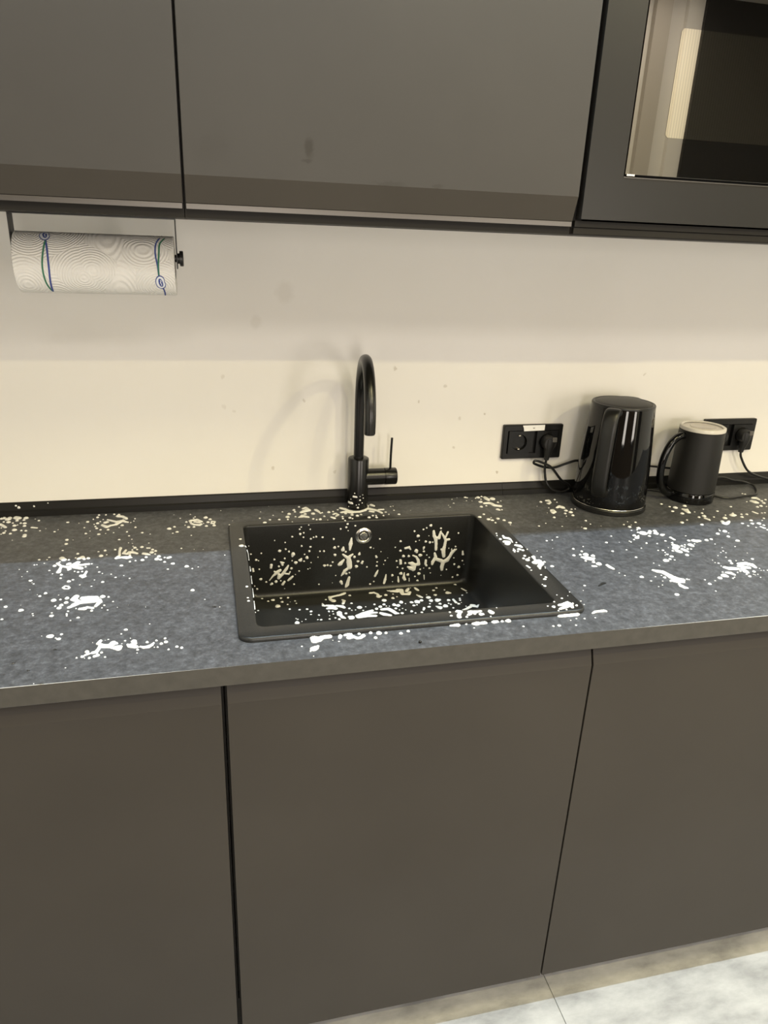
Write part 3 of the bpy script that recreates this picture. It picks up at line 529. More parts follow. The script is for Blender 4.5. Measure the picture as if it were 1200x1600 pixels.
 'right_cluster':{'C':[[9817,-3354,52,9857,-3388,52,9935,-3388,35,9963,-3403,17],[9712,-3339,36],[9604,-3548,57,9621,-3595,45],[9732,-3511,15],[9488,-3531,23],[9389,-3572,31],[9414,-3631,20],[9294,-3722,39,9323,-3807,45,9341,-3852,22],[9422,-3724,25],[9489,-3740,20],[9212,-4001,40],[9235,-3495,40,9253,-3580,74,9152,-3674,56],[9281,-3390,26],[9144,-3796,56,9166,-3837,50,9120,-3777,33],[9042,-3771,28]]},
 'long_diagonal':{'C':[[8095,-4536,26,8148,-4596,47,8233,-4642,57,8261,-4739,57,8282,-4879,72,8329,-4977,76,8418,-5013,51],[8179,-4998,30,8254,-5054,35,8383,-5097,25],[8138,-4857,32],[8522,-4994,23],[8555,-5012,14],[8251,-5142,25,8237,-5227,40,8267,-5296,40,8304,-5323,20],[8269,-5309,-8],[8150,-5025,18]]},
 'right_patch':{'C':[[10002,-4541,43,10155,-4549,59,10233,-4635,59,10228,-4732,37],[9937,-4639,48,10011,-4699,53,10081,-4734,43],[9917,-4757,42,9897,-4874,58,9906,-4922,32],[9601,-4637,37,9647,-4702,53,9744,-4717,58,9831,-4744,37],[9481,-4857,31,9549,-4891,42,9575,-4965,26],[9350,-4967,67,9380,-5004,36],[9194,-5044,46],[9422,-4825,21],[9917,-4388,34],[9874,-4492,34],[10063,-4899,33],[9828,-5073,33],[9834,-4982,23],[9806,-4836,24],[9710,-4883,17],[9439,-5095,19],[9501,-5060,14]]},
 'wall_left_bird':{'W':[[1062,7818,11,1135,7913,21,1217,7985,41,1289,8035,32],[1167,8015,18,1217,7974,32],[1267,7937,32,1256,7859,32,1339,7942,32,1422,8059,32,1464,8133,18],[1400,7949,21,1471,7933,18,1503,7986,14],[1264,8125,23],[1333,8198,32,1342,8153,23],[1299,8227,14,1373,8206,14],[1106,8170,30,1098,8108,27],[1111,7736,28,1090,7722,23],[1199,7778,32],[1377,7760,25,1339,7703,30],[1553,7871,23,1501,7825,28,1459,7788,21],[1299,7789,18],[1530,8062,28]]},
 'wall_drip':{'W':[[2828,8675,18,2809,8543,46,2794,8411,21],[2642,8420,42,2652,8475,21],[2706,8367,23],[2644,8309,21,2718,8248,33,2771,8211,47,2783,8120,61,2796,8006,56],[2855,8295,23,2792,8254,33],[2666,8184,19,2593,8099,47,2562,8079,33],[2743,7964,33,2690,7923,37,2649,7857,28,2617,7814,16],[2723,7852,28],[2793,7870,19],[2789,7756,28,2748,7598,47,2707,7500,43],[2608,7666,38,2630,7619,28],[2898,8236,30]]},
 'floor_left':{'B':[[2688,-1573,54,2568,-1645,38,2457,-1672,32,2368,-1703,37],[2327,-1696,37,2326,-1829,37,2380,-1881,58],[2204,-2195,36,2311,-2171,72,2363,-2221,52],[2204,-2069,36,2321,-2109,52],[2403,-2109,31,2517,-2162,52,2550,-2210,36],[2560,-2041,31,2603,-1917,37,2570,-1868,19],[2127,-1971,18,2135,-2057,36,2161,-2083,21],[2411,-2416,60],[2212,-2313,23],[2289,-2334,21]]},
 'rim_left_trail':{'F':[[533,-2470,13,552,-2519,7],[559,-2656,8,570,-2835,5,567,-3115,6],[568,-3385,5,566,-3586,8],[564,-3781,5,561,-4083,7],[558,-4264,4,554,-4580,9],[552,-4715,6,548,-4995,10],[550,-5107,7]]},
 'floor_centre':{'B':[[2416,-2387,40,2407,-2499,56,2364,-2492,23],[2407,-2499,34,2453,-2619,45,2490,-2656,22],[2615,-2646,79,2586,-2619,34],[2736,-2599,28,2889,-2511,34,3111,-2432,34],[2771,-2649,56,2954,-2635,51,3128,-2663,40],[2876,-2577,40,3092,-2521,40,3180,-2535,29],[3263,-2572,40,3319,-2627,57,3440,-2692,34],[3321,-2420,40,3460,-2419,52,3527,-2523,52,3572,-2623,46,3625,-2640,23],[3704,-2644,36],[2873,-2258,57],[3215,-2379,36],[3314,-2301,42],[3418,-2208,31],[3627,-2266,47],[3696,-2316,42],[3622,-2422,31],[3802,-2179,45]]},
 'front_edge_left':{'C':[[1450,-5900,42,1372,-5897,59,1375,-5991,58,1443,-5972,50,1500,-5919,42],[1445,-5900,33,1550,-5900,50,1612,-5900,50,1618,-5907,34,1533,-5924,29],[1444,-5909,-13],[1327,-6212,57,1362,-6188,49,1409,-6142,16],[1272,-6262,16],[1318,-6219,-13]]},
 'front_edge_string':{'C':[[1783,-5912,34,1766,-5964,29],[1861,-5900,30,1916,-5900,51,1952,-5900,30,1871,-5892,25],[1903,-5987,42,1974,-5967,34,2029,-6024,29,2081,-6017,29,2134,-5962,38],[2081,-5900,27],[2264,-5900,31],[2390,-5931,46],[2500,-5943,27],[2308,-6055,30]]},
 'floor_back_edge':{'B':[[3229,-1659,32,3318,-1651,32,3386,-1730,27,3382,-1843,54,3437,-1838,24],[3494,-1563,39],[3494,-1563,-15],[3659,-1589,54],[3659,-1589,-19],[3712,-1644,38,3838,-1664,60,3935,-1633,66,3931,-1817,43],[3856,-1597,38,3964,-1560,33],[3952,-1820,38,4057,-1837,49,4112,-1754,38],[4050,-1698,38,4129,-1570,44,4270,-1560,44,4317,-1694,33],[3553,-1802,39],[3462,-2034,57]]},
 'wall_hook':{'W':[[4139,8003,24,4206,7987,48,4263,7948,48,4245,7857,53,4166,7886,43,4110,7913,19],[4263,7948,29,4362,7965,38,4347,8058,33,4299,8142,24,4219,8182,19]]},
 'wall_antler':{'W':[[4671,8730,28,4688,8616,38,4724,8568,43,4743,8430,33,4746,8293,33],[4724,8568,33,4802,8564,38,4828,8698,21,4842,8720,17],[4834,8788,24],[4851,8686,17,4924,8579,29,4962,8508,33,4947,8372,34,4921,8258,48,4940,8118,39],[4958,8577,21,5002,8688,24],[4984,8507,29,5040,8515,29],[4874,8285,24],[4722,8202,24,4750,8108,38,4688,7996,38,4680,7946,29],[4752,8061,38,4867,8019,43,4937,7979,48,4910,7864,44,4914,7793,34],[4937,7979,43,5025,8020,48,5088,8109,34,5117,8176,39,5192,8253,29,5225,8262,19],[5127,8199,24,5117,8280,14]]},
 'floor_front_right':{'B':[[5274,-2548,41,5311,-2578,59,5364,-2634,35,5451,-2562,35],[5226,-2612,41,5073,-2706,29,5031,-2722,29]]},
 'rim_front_right':{'F':[[3836,-5627,31,3787,-5608,36,3759,-5608,18],[3809,-5652,31,3763,-5733,35,3754,-5785,40],[3974,-5654,36,4042,-5672,40,4135,-5669,27,4177,-5658,18],[3924,-5742,27,3971,-5714,31],[4041,-5725,28],[4139,-5759,40,4174,-5765,22],[3875,-5805,24],[4270,-5852,14]]},
 'rim_front_blob':{'F':[[4320,-5699,40,4333,-5738,45,4315,-5662,18]]},
 'front_edge_mid':{'C':[[3570,-5900,17,3644,-5900,31,3696,-5900,44,3713,-5896,26],[3841,-5893,20]]},
 'front_edge_right':{'C':[[3960,-5900,31,4008,-5900,57,4052,-5900,40],[4103,-5900,40,4161,-5900,40],[4071,-5911,20],[4313,-5900,44,4375,-5900,27],[4457,-5900,28],[4560,-5900,52]]},
}
DROPS={
 'C':[[-3544,-386,29],[-3605,-750,28,-3509,-786,22],[-3419,-950,21],[-3328,-851,9],[-3132,-1040,23],[-3083,-941,12],[-2962,-561,29],[-2572,-590,38],[-2596,-901,21],[-2525,-1220,28],[-2833,-1499,38],[-2815,-1699,35],[-2829,-2004,20],[-3634,-284,12],[-3838,-1365,11],[-2718,-1515,11],[-2736,-633,12],[-2459,-1102,14],[-2274,-1294,32],[-2147,-1268,14],[-1998,-1250,16],[-2422,-1462,11],[-2011,-2320,17],[-2177,-2154,17],[-1855,-1623,27],[-1446,-1328,28],[-1286,-1422,16],[-1685,-1459,23],[-1620,-1641,16],[-1855,-1623,20],[-1666,-1808,13],[-1590,-1845,11],[-1285,-1874,16],[-926,-1191,47],[-826,-1101,33],[-767,-1384,33],[-849,-1440,19],[-486,-1602,19],[-860,-406,10],[-722,-637,17],[-517,-433,17],[127,-293,15],[-665,-2221,22],[-425,-2297,9],[-256,-2332,9],[354,-924,10],[-801,-2893,36],[-552,-3050,42],[-453,-3156,19],[-348,-3104,15],[-881,-3118,21],[140,-2654,17],[-1701,-2840,29],[-1513,-3394,18],[-1622,-3266,12],[-439,-4018,39],[-238,-4384,12],[-2,-4683,9],[-1750,-3323,14],[-3170,-2370,25],[-3013,-2286,19],[-3035,-2385,13],[-3170,-2581,15],[-3210,-2584,19],[-3053,-2539,13],[-2912,-2864,18],[-2835,-3006,12],[-2227,-2687,19],[-3275,-2852,16],[-3428,-2742,12],[-3149,-3231,30],[-3072,-3366,18],[-3106,-3320,10],[-3322,-3046,10],[-2513,-3359,38],[-2455,-3306,22],[-2571,-3585,21,-2546,-3529,21,-2492,-3550,23,-2464,-3602,21,-2477,-3648,16,-2529,-3639,18,-2571,-3585,21],[-2814,-3754,33],[-2885,-3846,29],[-2935,-3781,8],[-2113,-2845,17],[-2055,-3053,20],[-1950,-3468,30],[-2115,-3605,16],[-2314,-3521,12],[-1703,-2839,29],[-1842,-3177,16],[-1754,-3318,18],[-2097,-3366,12],[-1994,-3123,12],[-3468,-3872,23],[-3338,-4141,31],[-3080,-4300,40],[-2880,-4444,15],[-2596,-4463,15],[-2594,-3854,10],[-3088,-3582,8],[-3117,-4123,6],[-1702,-4224,17],[-1757,-4505,17],[-1614,-4439,9],[-2105,-3971,11],[-2583,-4562,33],[-2359,-4564,18],[-2353,-4603,15],[-2174,-4684,24],[-2275,-4758,16],[-3298,-4552,21],[-2861,-4506,13],[-2491,-5203,48],[-2340,-5169,26],[-2357,-5302,31],[-2403,-5264,14],[-2614,-5172,9],[-2136,-6116,8],[-2482,-6434,9],[-1418,-5184,28],[-1473,-5302,16],[-1401,-5513,19],[-1439,-5589,10],[-1645,-5432,12],[-1685,-5450,7],[-1858,-5487,7],[-2135,-6113,10],[-1077,-5064,11],[1445,-546,20],[1226,-724,20],[929,-860,25],[2673,-577,21],[975,-484,15],[1178,-160,10],[3710,-860,26],[3924,-775,23],[3906,-535,21],[3966,-515,16],[5834,-160,33],[5628,-160,14],[5870,-192,22],[5787,-388,16],[5915,-418,11],[5472,-252,16],[5429,-507,19],[5264,-747,13],[5264,-628,13],[4301,-825,8],[6101,-1586,46],[6205,-1690,41],[6277,-1852,45],[6245,-1959,15],[6217,-4074,35],[6449,-4928,23],[6333,-5100,10],[4739,-6112,19],[5228,-6183,22],[5330,-6186,30],[5600,-6057,13],[5722,-6020,15],[5859,-6042,17],[6052,-6046,13],[5613,-6220,19],[6659,-2900,24],[6789,-2891,12],[6965,-2757,22],[7880,-3171,29],[7777,-3595,28],[8169,-2859,17],[6607,-3285,9],[7375,-4542,13],[6233,-3362,12],[7330,-960,11],[7385,-1389,11],[6847,-2117,25],[7065,-1991,18],[7354,-2205,15],[8047,-1967,31],[8052,-2171,20],[7806,-2391,40],[7769,-2306,13],[9209,-1768,24],[9141,-2212,28],[8796,-2305,23],[8851,-2450,43],[8976,-2158,15],[8954,-2345,13],[8236,-2309,10],[6659,-2900,24],[6968,-2752,22],[6794,-2880,14],[8163,-2870,20],[7882,-3171,29],[7779,-3595,28],[7021,-3367,26],[6878,-3670,30],[7282,-3293,14],[8099,-3938,27],[8105,-3574,19],[8467,-3536,14],[8728,-3310,22],[8938,-3374,17],[8749,-3696,19],[7371,-4542,13],[7422,-4664,17],[8785,-2637,18],[8159,-3200,10],[10448,-1214,33],[10543,-1408,30],[10429,-1698,38],[10433,-2246,24],[10212,-2379,47],[10943,-1808,19],[11272,-1675,19],[11536,-1837,33],[11194,-2170,29],[12078,-1608,30],[10597,-2559,41],[12396,-1986,26,12420,-2109,26],[12560,-2092,24],[12643,-2089,22],[11942,-2484,42],[11830,-2665,44],[11990,-2687,52],[12033,-2790,31],[11896,-2853,25,11919,-2945,31],[11636,-2767,26],[11605,-2621,31],[11753,-2884,21],[12350,-2407,29],[12212,-2521,16],[11919,-3045,26],[10861,-2983,56],[10779,-2934,25],[10608,-3086,45],[10746,-3254,42],[10789,-3494,44],[10892,-3078,15],[10818,-2854,13],[10122,-3369,44],[10263,-3337,37],[10177,-3581,17],[9813,-3092,17],[9420,-3124,35,9431,-3241,29],[9196,-3276,27],[8855,-3711,28],[8836,-3814,19],[8824,-3907,28],[8758,-3934,14],[8850,-4014,37],[8742,-4121,32],[8616,-4177,55],[8816,-4172,18],[8754,-3696,19],[8936,-3385,14],[8711,-3335,22],[9049,-3605,14],[8461,-3546,17],[8300,-4244,14],[8348,-4359,16],[8013,-4986,13],[7984,-4797,15],[7794,-4947,19],[7912,-5132,13],[7804,-5180,13],[8130,-4765,15],[9614,-4443,20],[9561,-4410,14],[10450,-4376,32],[10056,-4394,14],[10218,-4393,16],[10280,-4789,16],[10249,-4871,11],[10303,-4879,11],[10382,-4886,16],[9972,-5003,13],[9987,-5029,11],[10057,-5016,15],[10016,-5139,13],[8833,-5233,38],[8856,-5064,19],[9029,-5131,15],[8759,-5510,17],[7950,-5519,41],[7710,-4768,39],[10520,-3765,17],[10010,-3988,14],[10109,-3927,19],[10108,-4018,16],[9961,-4211,19],[9843,-4121,12],[10205,-3773,12],[10555,-4095,12],[9587,-4298,11],[9579,-4570,14],[1736,-6065,14],[1165,-6109,16],[1299,-6404,10],[1649,-6016,9],[2726,-5997,27],[2857,-5947,29],[3929,-6027,15],[2860,-5948,31],[2729,-5991,31],[4736,-6111,17]],
 'S':[[-3960,9199,31],[-4011,9242,20],[-3667,9213,22],[-3392,9272,13]],
 'F':[[276,-1333,17],[460,-2115,27],[464,-2440,44],[1119,-1174,27],[1315,-1188,27],[1001,-1309,36],[1571,-1345,15],[2324,-1344,12],[3921,-1226,30],[3699,-1196,18],[5651,-1625,38],[5797,-1785,45],[5861,-1844,38],[5889,-1696,18],[5878,-1989,27],[5802,-1477,31],[5663,-4136,23,5679,-4222,23],[5664,-4326,19],[5988,-4232,13],[5968,-4285,11],[5809,-4646,29],[5751,-4716,29],[5765,-4541,17],[5638,-4971,31],[5619,-4910,12],[5727,-5456,20],[5538,-5550,18],[5697,-5325,12],[5360,-5677,17],[5448,-5718,35],[5975,-5256,12],[5875,-5385,10],[6009,-5603,14],[6007,-5722,12],[466,-4181,25],[464,-4701,22],[459,-4589,17],[3638,-5723,22],[3653,-5608,19],[4476,-5589,13]],
 'D':[[-2355,-5595,27],[-2853,-5866,36],[-2615,-6098,24],[-2909,-6138,11],[-2378,-6458,25],[-2727,-6162,8],[-87,-4670,30],[-1184,-4473,19],[-1444,-4384,17],[-1180,-3442,16]],
 'K':[[-2166,9315,24,-1897,9312,24],[-2766,9148,29,-2322,9151,29],[-1524,9237,21],[-1713,9060,24],[-1188,9278,14],[-1293,9168,14],[-2747,9042,17],[-1876,9122,12],[-1618,9136,14],[-1260,9357,12],[-2065,9397,14],[-1535,9326,10],[-2461,9240,12]],
 'X':[[6692,-4992,20,6798,-4936,30,6890,-4907,15],[2927,-6312,17,2970,-6310,17]],
 'W':[[1694,7988,21],[1615,7915,12],[1582,7688,21],[1391,8300,23],[1173,8292,23],[1291,8479,34],[1414,8510,23],[1484,8451,23],[1573,8391,41,1552,8337,18],[1720,8238,37,1741,8263,27],[1624,8187,37],[1864,8290,41],[1547,8238,16],[1813,8368,16],[1802,8210,18],[1916,8430,21],[1941,8531,21],[1753,8559,18],[1952,8166,14],[1884,8021,14],[1929,8038,12],[2122,7646,21],[877,7859,30],[793,8307,25],[842,8287,16],[902,8450,18],[687,8445,18],[642,8635,20],[717,8109,23,726,8054,23],[853,8089,20],[992,7785,21],[795,7637,27],[746,7708,16],[1107,7545,23,1091,7500,39,1091,7500,28],[1224,7558,16],[1379,7602,14],[1446,7602,12],[1548,7500,16],[1311,7506,12],[1406,8663,16],[1948,8717,20],[2143,8413,16],[2232,8409,23],[2243,8076,30],[2310,8081,26],[2377,8063,23],[2421,8145,21],[2101,8283,14],[2464,8483,32],[2541,8500,21],[2438,8681,23],[2472,8309,30],[2418,7658,14],[2490,7824,14],[2945,8007,38],[3082,8111,28,3067,8082,33],[2979,8124,28],[3003,8290,28,3013,8329,14],[2898,8236,28],[3181,7979,21],[3391,8198,28,3379,8226,19],[3409,8081,19],[3401,7990,24],[3588,8103,17],[3558,8016,12],[3432,7881,14,3401,7814,28,3370,7747,24],[3620,7763,14,3602,7648,33,3573,7534,29],[3764,7736,31],[3260,7563,31],[3345,7621,21],[3773,7584,19],[3727,7522,14],[3771,7514,14],[3897,7696,14,3907,7602,29,3919,7519,19],[3961,7766,38],[4038,7779,12,4031,7663,38,4055,7614,34],[4122,7726,34],[4378,7731,36],[4287,7672,22],[4347,7569,29,4382,7542,19],[4499,7687,14,4509,7580,15],[4608,7537,15],[4154,7642,12,4159,7536,22,4162,7500,34],[3937,8086,28,3945,8005,29],[4050,8009,26],[3994,7886,21],[3850,8074,21],[4004,8180,33],[4125,8172,29],[3929,8315,28],[4036,8365,28,4123,8382,33,4158,8334,19],[4292,8291,43,4304,8256,29],[4381,8178,38,4408,8174,29],[4465,8360,24,4456,8315,14],[4470,8262,24],[4525,8046,24,4518,7965,29,4543,7917,24],[4600,8110,19],[4541,8172,17],[4402,7834,19],[4618,7849,22],[3873,7923,19],[3806,8402,14],[3252,8433,23],[3488,8321,14],[3320,8410,12],[3645,8163,9],[3924,8537,21],[4270,8513,17],[4502,8501,21],[4592,8478,21],[3454,8621,19],[4230,8755,24],[4319,8638,35],[4432,8784,21],[4505,8818,21],[4597,8869,33],[4500,8496,28],[4270,8510,19],[3924,8538,26],[4596,8469,31],[4663,8470,19],[4566,8628,14],[4350,8534,12],[3809,8403,16],[5251,8651,22],[5205,8333,22],[5048,8303,14],[5203,7902,27],[5315,7828,34],[5392,7976,19],[5485,7965,15],[5433,7886,12],[5393,8135,31,5381,8205,19],[5181,8060,15],[5024,7785,19],[5177,7590,27],[5296,7631,29],[5470,7682,24,5504,7699,12],[5021,7525,17],[4618,7845,22],[4483,7859,14],[4646,7730,14],[4900,7653,12],[4794,7507,12],[4612,7533,15],[1724,8835,30],[1798,8859,20],[1555,8785,20],[1791,8759,18],[1949,8713,20],[2063,8755,25],[2006,8746,18],[2199,8734,23],[2441,8678,23],[1938,8930,18],[1905,9028,13],[2737,9006,23],[2710,8930,23],[2905,8956,20],[2751,8853,15],[2588,8901,23],[1713,8943,18],[2461,8481,31],[2542,8501,18],[1282,8481,30],[1417,8509,20],[1479,8456,18],[1569,8390,41],[1914,8440,20],[2230,8415,23],[2143,8421,15],[1937,8532,20],[1751,8568,18],[2467,8313,31],[2704,8367,21],[1186,8723,15],[1408,8666,15],[904,8453,18],[1747,8989,15]],
 'B':[[2652,-2268,26],[2545,-2458,26],[2226,-1804,22],[2741,-2053,27],[2770,-1700,32],[890,-1560,47,921,-1560,24],[1114,-1647,40],[1009,-1682,26],[1286,-1596,36],[1440,-1598,36],[1296,-1759,31],[1188,-1933,57],[1421,-2097,26],[1571,-1760,22],[1585,-1870,20],[1398,-1887,20],[1619,-2154,22],[1775,-2155,28],[1844,-2266,30],[771,-2057,21],[1466,-1786,11],[1417,-2100,24],[1617,-2160,22],[1773,-2162,24],[1841,-2270,31],[1982,-2443,24],[1824,-2390,19],[1503,-2681,51],[1530,-2546,19],[1502,-2506,14],[1933,-2626,16],[1997,-2641,26],[1690,-2573,14],[2173,-2639,21],[2195,-2501,14],[2294,-2615,26],[2366,-2680,35],[2540,-2471,29],[2654,-2264,24],[2687,-2353,19],[2282,-2447,17],[2210,-2344,17],[1604,-2646,12],[2923,-2401,22],[3008,-2251,15],[3214,-2180,27],[3683,-2502,17],[3510,-2309,15],[3673,-1967,40],[3669,-1965,36],[3774,-1919,18],[3721,-1784,21],[4234,-1911,22,4282,-2009,27],[4454,-2059,45],[4448,-1932,18],[4153,-2211,58],[4028,-2222,36],[4258,-2171,40],[3804,-2177,40],[3880,-2254,16],[4033,-2357,29],[4111,-2344,18],[3624,-2256,44],[3695,-2311,40],[3623,-2427,29],[4353,-2469,31],[4219,-2524,26],[4471,-2218,40],[4612,-1972,18],[3923,-2602,35],[4122,-2676,26],[3765,-2450,15],[3815,-2521,17],[3447,-2292,18],[4371,-2654,18],[3411,-2222,31],[3217,-2169,22],[3317,-2292,35],[3220,-2369,33],[2880,-2263,53],[2738,-2056,24],[2654,-2269,24],[2769,-2350,15],[4759,-1654,28],[4660,-1756,32],[4638,-1974,37],[4913,-1772,21],[4934,-1916,55,4995,-1935,25],[5229,-1574,45,5146,-1560,22],[5319,-1766,22,5381,-1894,25],[5367,-1985,21],[5227,-2077,21],[4451,-2066,50],[4265,-1969,38,4311,-2035,24],[4448,-1930,18],[3806,-2165,45],[3711,-2304,44],[4020,-2209,32],[4151,-2211,59,4176,-2249,35],[4261,-2165,40],[4038,-2362,30],[4113,-2345,17],[4464,-2212,50],[4606,-2221,65,4660,-2205,36],[4851,-2255,40],[4966,-2239,30,4980,-2379,35],[4617,-2379,35],[4400,-2343,20],[4338,-2472,32],[4224,-2496,26,4187,-2584,23],[3917,-2610,29],[4359,-2636,19],[4123,-2681,27],[3984,-2681,19],[4506,-2481,23,4563,-2552,58],[4701,-2493,59],[4807,-2390,22],[4842,-2444,25],[5019,-2444,32],[5122,-2214,23],[5103,-2291,25],[4846,-2598,22],[5143,-2575,17],[5095,-2398,12]],
}
def surf(kind):
    """origin-free mapping of plane coordinates (u, v) and height h (metres) to a point"""
    if kind == 'C': return lambda u, v, h: (u, v, .9001+h)
    if kind == 'F': return lambda u, v, h: (u, v, .9081+h)
    if kind == 'B': return lambda u, v, h: (u, v, .7424+h)
    if kind == 'W': return lambda u, v, h: (u, wy(v)-.0001-h, v-.02*h)
    if kind == 'S': return lambda u, v, h: (u, -.009-h, v)
    if kind == 'K': return lambda u, v, h: (FX+(.0232+h)*cos(u), FY+(.0232+h)*sin(u), v)
def splash_mesh(bm, kind, strokes, seed, res=.0006):
    """strokes (0.1 mm units) -> one lumpy foam film with a rounded, irregular edge"""
    f = surf(kind); pos, neg = [], []
    for s in strokes:
        p = [(s[i]*1e-4, s[i+1]*1e-4, s[i+2]*1e-4) for i in range(0, len(s), 3)]
        (neg if p[0][2] < 0 else pos).append(p)
    P = np.array([q for p in pos for q in p]); pad = P[:, 2].max()+.003
    x0, y0 = P[:, 0].min()-pad, P[:, 1].min()-pad; nx = int((P[:, 0].max()+pad-x0)/res)+2; ny = int((P[:, 1].max()+pad-y0)/res)+2
    X, Y = np.meshgrid(x0+res*np.arange(nx), y0+res*np.arange(ny))
    rg = np.random.RandomState(seed); ph = rg.rand(12)*6.28
    wob = sum(np.sin(X*fx*1000+ph[i])*np.sin(Y*fy*1000+ph[i+6])*a for i, (fx, fy, a) in enumerate(((.9, .7, .5), (1.7, 1.4, .4), (.55, 1.2, .45), (2.6, 2.2, .25))))*.00045
    D = np.full(X.shape, -1.0); k = .0007
    for p in pos:
        seg = list(zip(p, p[1:])) or [(p[0], p[0])]
        for a, b in seg:
            ax, ay, ar = a; bx_, by, br = b; dx, dy = bx_-ax, by-ay; L = dx*dx+dy*dy
            tt = np.clip(((X-ax)*dx+(Y-ay)*dy)/L, 0, 1) if L > 0 else 0*X
            d = (ar+(br-ar)*tt)-np.hypot(X-ax-dx*tt, Y-ay-dy*tt)
            hh = np.clip(.5+.5*(d-D)/k, 0, 1); D = np.where(D < -.5, d, D*(1-hh)+d*hh+k*hh*(1-hh)*.6)
    D = D+wob*np.clip(.5+D/.0015, .4, 1)
    for p in neg:
        for a in p: D = np.minimum(D, np.hypot((X-a[0]), (Y-a[1]))-abs(a[2]))
    gy, gx = np.gradient(D, res); g = np.hypot(gx, gy)+1e-6
    out = D < 0; sh = np.where(out, np.clip(-D, 0, 1.5*res), 0)
    XX = X+gx/g*sh; YY = Y+gy/g*sh
    lump = 1+.28*np.sin(X*2100+ph[0])*np.sin(Y*1900+ph[1])+.18*np.sin(X*3900+ph[2])*np.sin(Y*4300+ph[3])
    Dc = np.clip(D, 0, .0045); Hh = np.where(out, -.0002, np.sqrt(Dc*.0012)*lump*(1.15 if kind in 'CF' else .8))
    ins = D > 0; q = ins[:-1, :-1] | ins[1:, :-1] | ins[:-1, 1:] | ins[1:, 1:]
    q &= (D[:-1, :-1] > -1.5*res) & (D[1:, :-1] > -1.5*res) & (D[:-1, 1:] > -1.5*res) & (D[1:, 1:] > -1.5*res)
    vid = {}
    def V(j, i):
        w = vid.get((j, i))
        if w is None: w = vid[(j, i)] = bm.verts.new(f(XX[j, i], YY[j, i], Hh[j, i]))
        return w
    for j, i in zip(*np.nonzero(q)): bm.faces.new((V(j, i), V(j, i+1), V(j+1, i+1), V(j+1, i)))
LAB = {
 'far_left': 'foam spatter on the worktop at the far left beside the wall',
 'back_left_streak': 'streaky foam splash at the back left, between two foam splashes by the wall profile',
 'back_left_ring': 'curly ring-shaped foam splash near the wall, left of the sink corner',
 'shadow_line_left': 'foam splash lying across the shadow line left of the sink',
 'left_wreath': 'wreath-like foam splash on the left worktop crossing the shadow edge',
 'left_thick_patch': 'thick oval foam patch in the middle of the left worktop',
 'front_left_dog': 'branching thick foam smear nearest the front edge on the left worktop',
 'front_left_tail': 'thin boomerang of foam with droplets right of the front left foam smear',
 'behind_sink': 'foam splash behind the sink, left of the faucet',
 'faucet_ring': 'ring of foam around the foot of the faucet',
 'back_right_streak': 'diagonal foam splash behind the back right sink corner',
 'rim_right_back': 'foam blobs on the right sink rim near its back corner',
 'rim_right_mid': 'shield-shaped foam blob halfway along the right sink rim',
 'rim_corner': 'large foam curl wrapped around the front right sink corner',
 'lone_streak': 'short lone foam streak right of the front right sink corner',
 'right_of_sink': 'foam blobs on the worktop right of the sink beside a thin foam streak',
 'kettle_left': 'foam spots at the left foot of the kettle',
 'kettle_front': 'round foam blobs in front of the kettle on the shadow edge',
 'frother_front': 'foam blobs just in front of the milk frother',
 'frother_ring': 'open ring of foam on the shadow edge right of the milk frother',
 'cord_edge': 'foam clump beside the coiled cord at the right edge',
 'right_cluster': 'loose cluster of oval foam blobs in the middle of the right worktop',
 'long_diagonal': 'long diagonal foam smear on the right worktop',
 'right_patch': 'dense foam patch at the far right of the worktop',
 'wall_left_bird': 'bird-shaped foam splash at the left of the sink back wall',
 'wall_drip': 'long foam drip below the overflow on the sink back wall',
 'floor_left': 'foam puddle on the basin floor below the long drip',
 'rim_left_trail': 'thin foam trail along the left inner edge of the sink',
 'floor_centre': 'large foam puddle on the basin floor behind the front rim',
 'front_edge_left': 'thick foam blob below the front left sink rim',
 'front_edge_string': 'string of foam dabs below the middle of the front sink rim',
 'floor_back_edge': 'foam heaped along the back edge of the basin floor',
 'wall_hook': 'hook-shaped foam splash right of the overflow on the sink back wall',
 'wall_antler': 'antler-shaped foam drips at the right of the sink back wall',
 'floor_front_right': 'bluish foam blob in the front right of the basin floor',
 'rim_front_right': 'foam splash spread over the front sink rim, right of its middle',
 'rim_front_blob': 'single foam blob on the front sink rim',
 'front_edge_mid': 'flat foam dab on the worktop against the front sink rim',
 'front_edge_right': 'row of foam blobs on the worktop against the front rim, right half'}
FOAM['faucet_ring']['C'].append([round(FX*1e4), round(FY*1e4), -234])
def islands(bm):
    bm.verts.index_update(); seen = set(); out = []
    for v in bm.verts:
        if v.index in seen: continue
        st = [v]; seen.add(v.index); comp = []
        while st:
            w = st.pop(); comp.append(w)
            for e in w.link_edges:
                q = e.other_vert(w)
                if q.index not in seen: seen.add(q.index); st.append(q)
        out.append(comp)
    return out
def sub_bm(comps):
    nb = bmesh.new()
    for comp in comps:
        mp = {v.index: nb.verts.new(v.co) for v in comp}; fs = {f for v in comp for f in v.link_faces}
        for f in sorted(fs, key=lambda f: f.index): nb.faces.new([mp[v.index] for v in f.verts])
    return nb
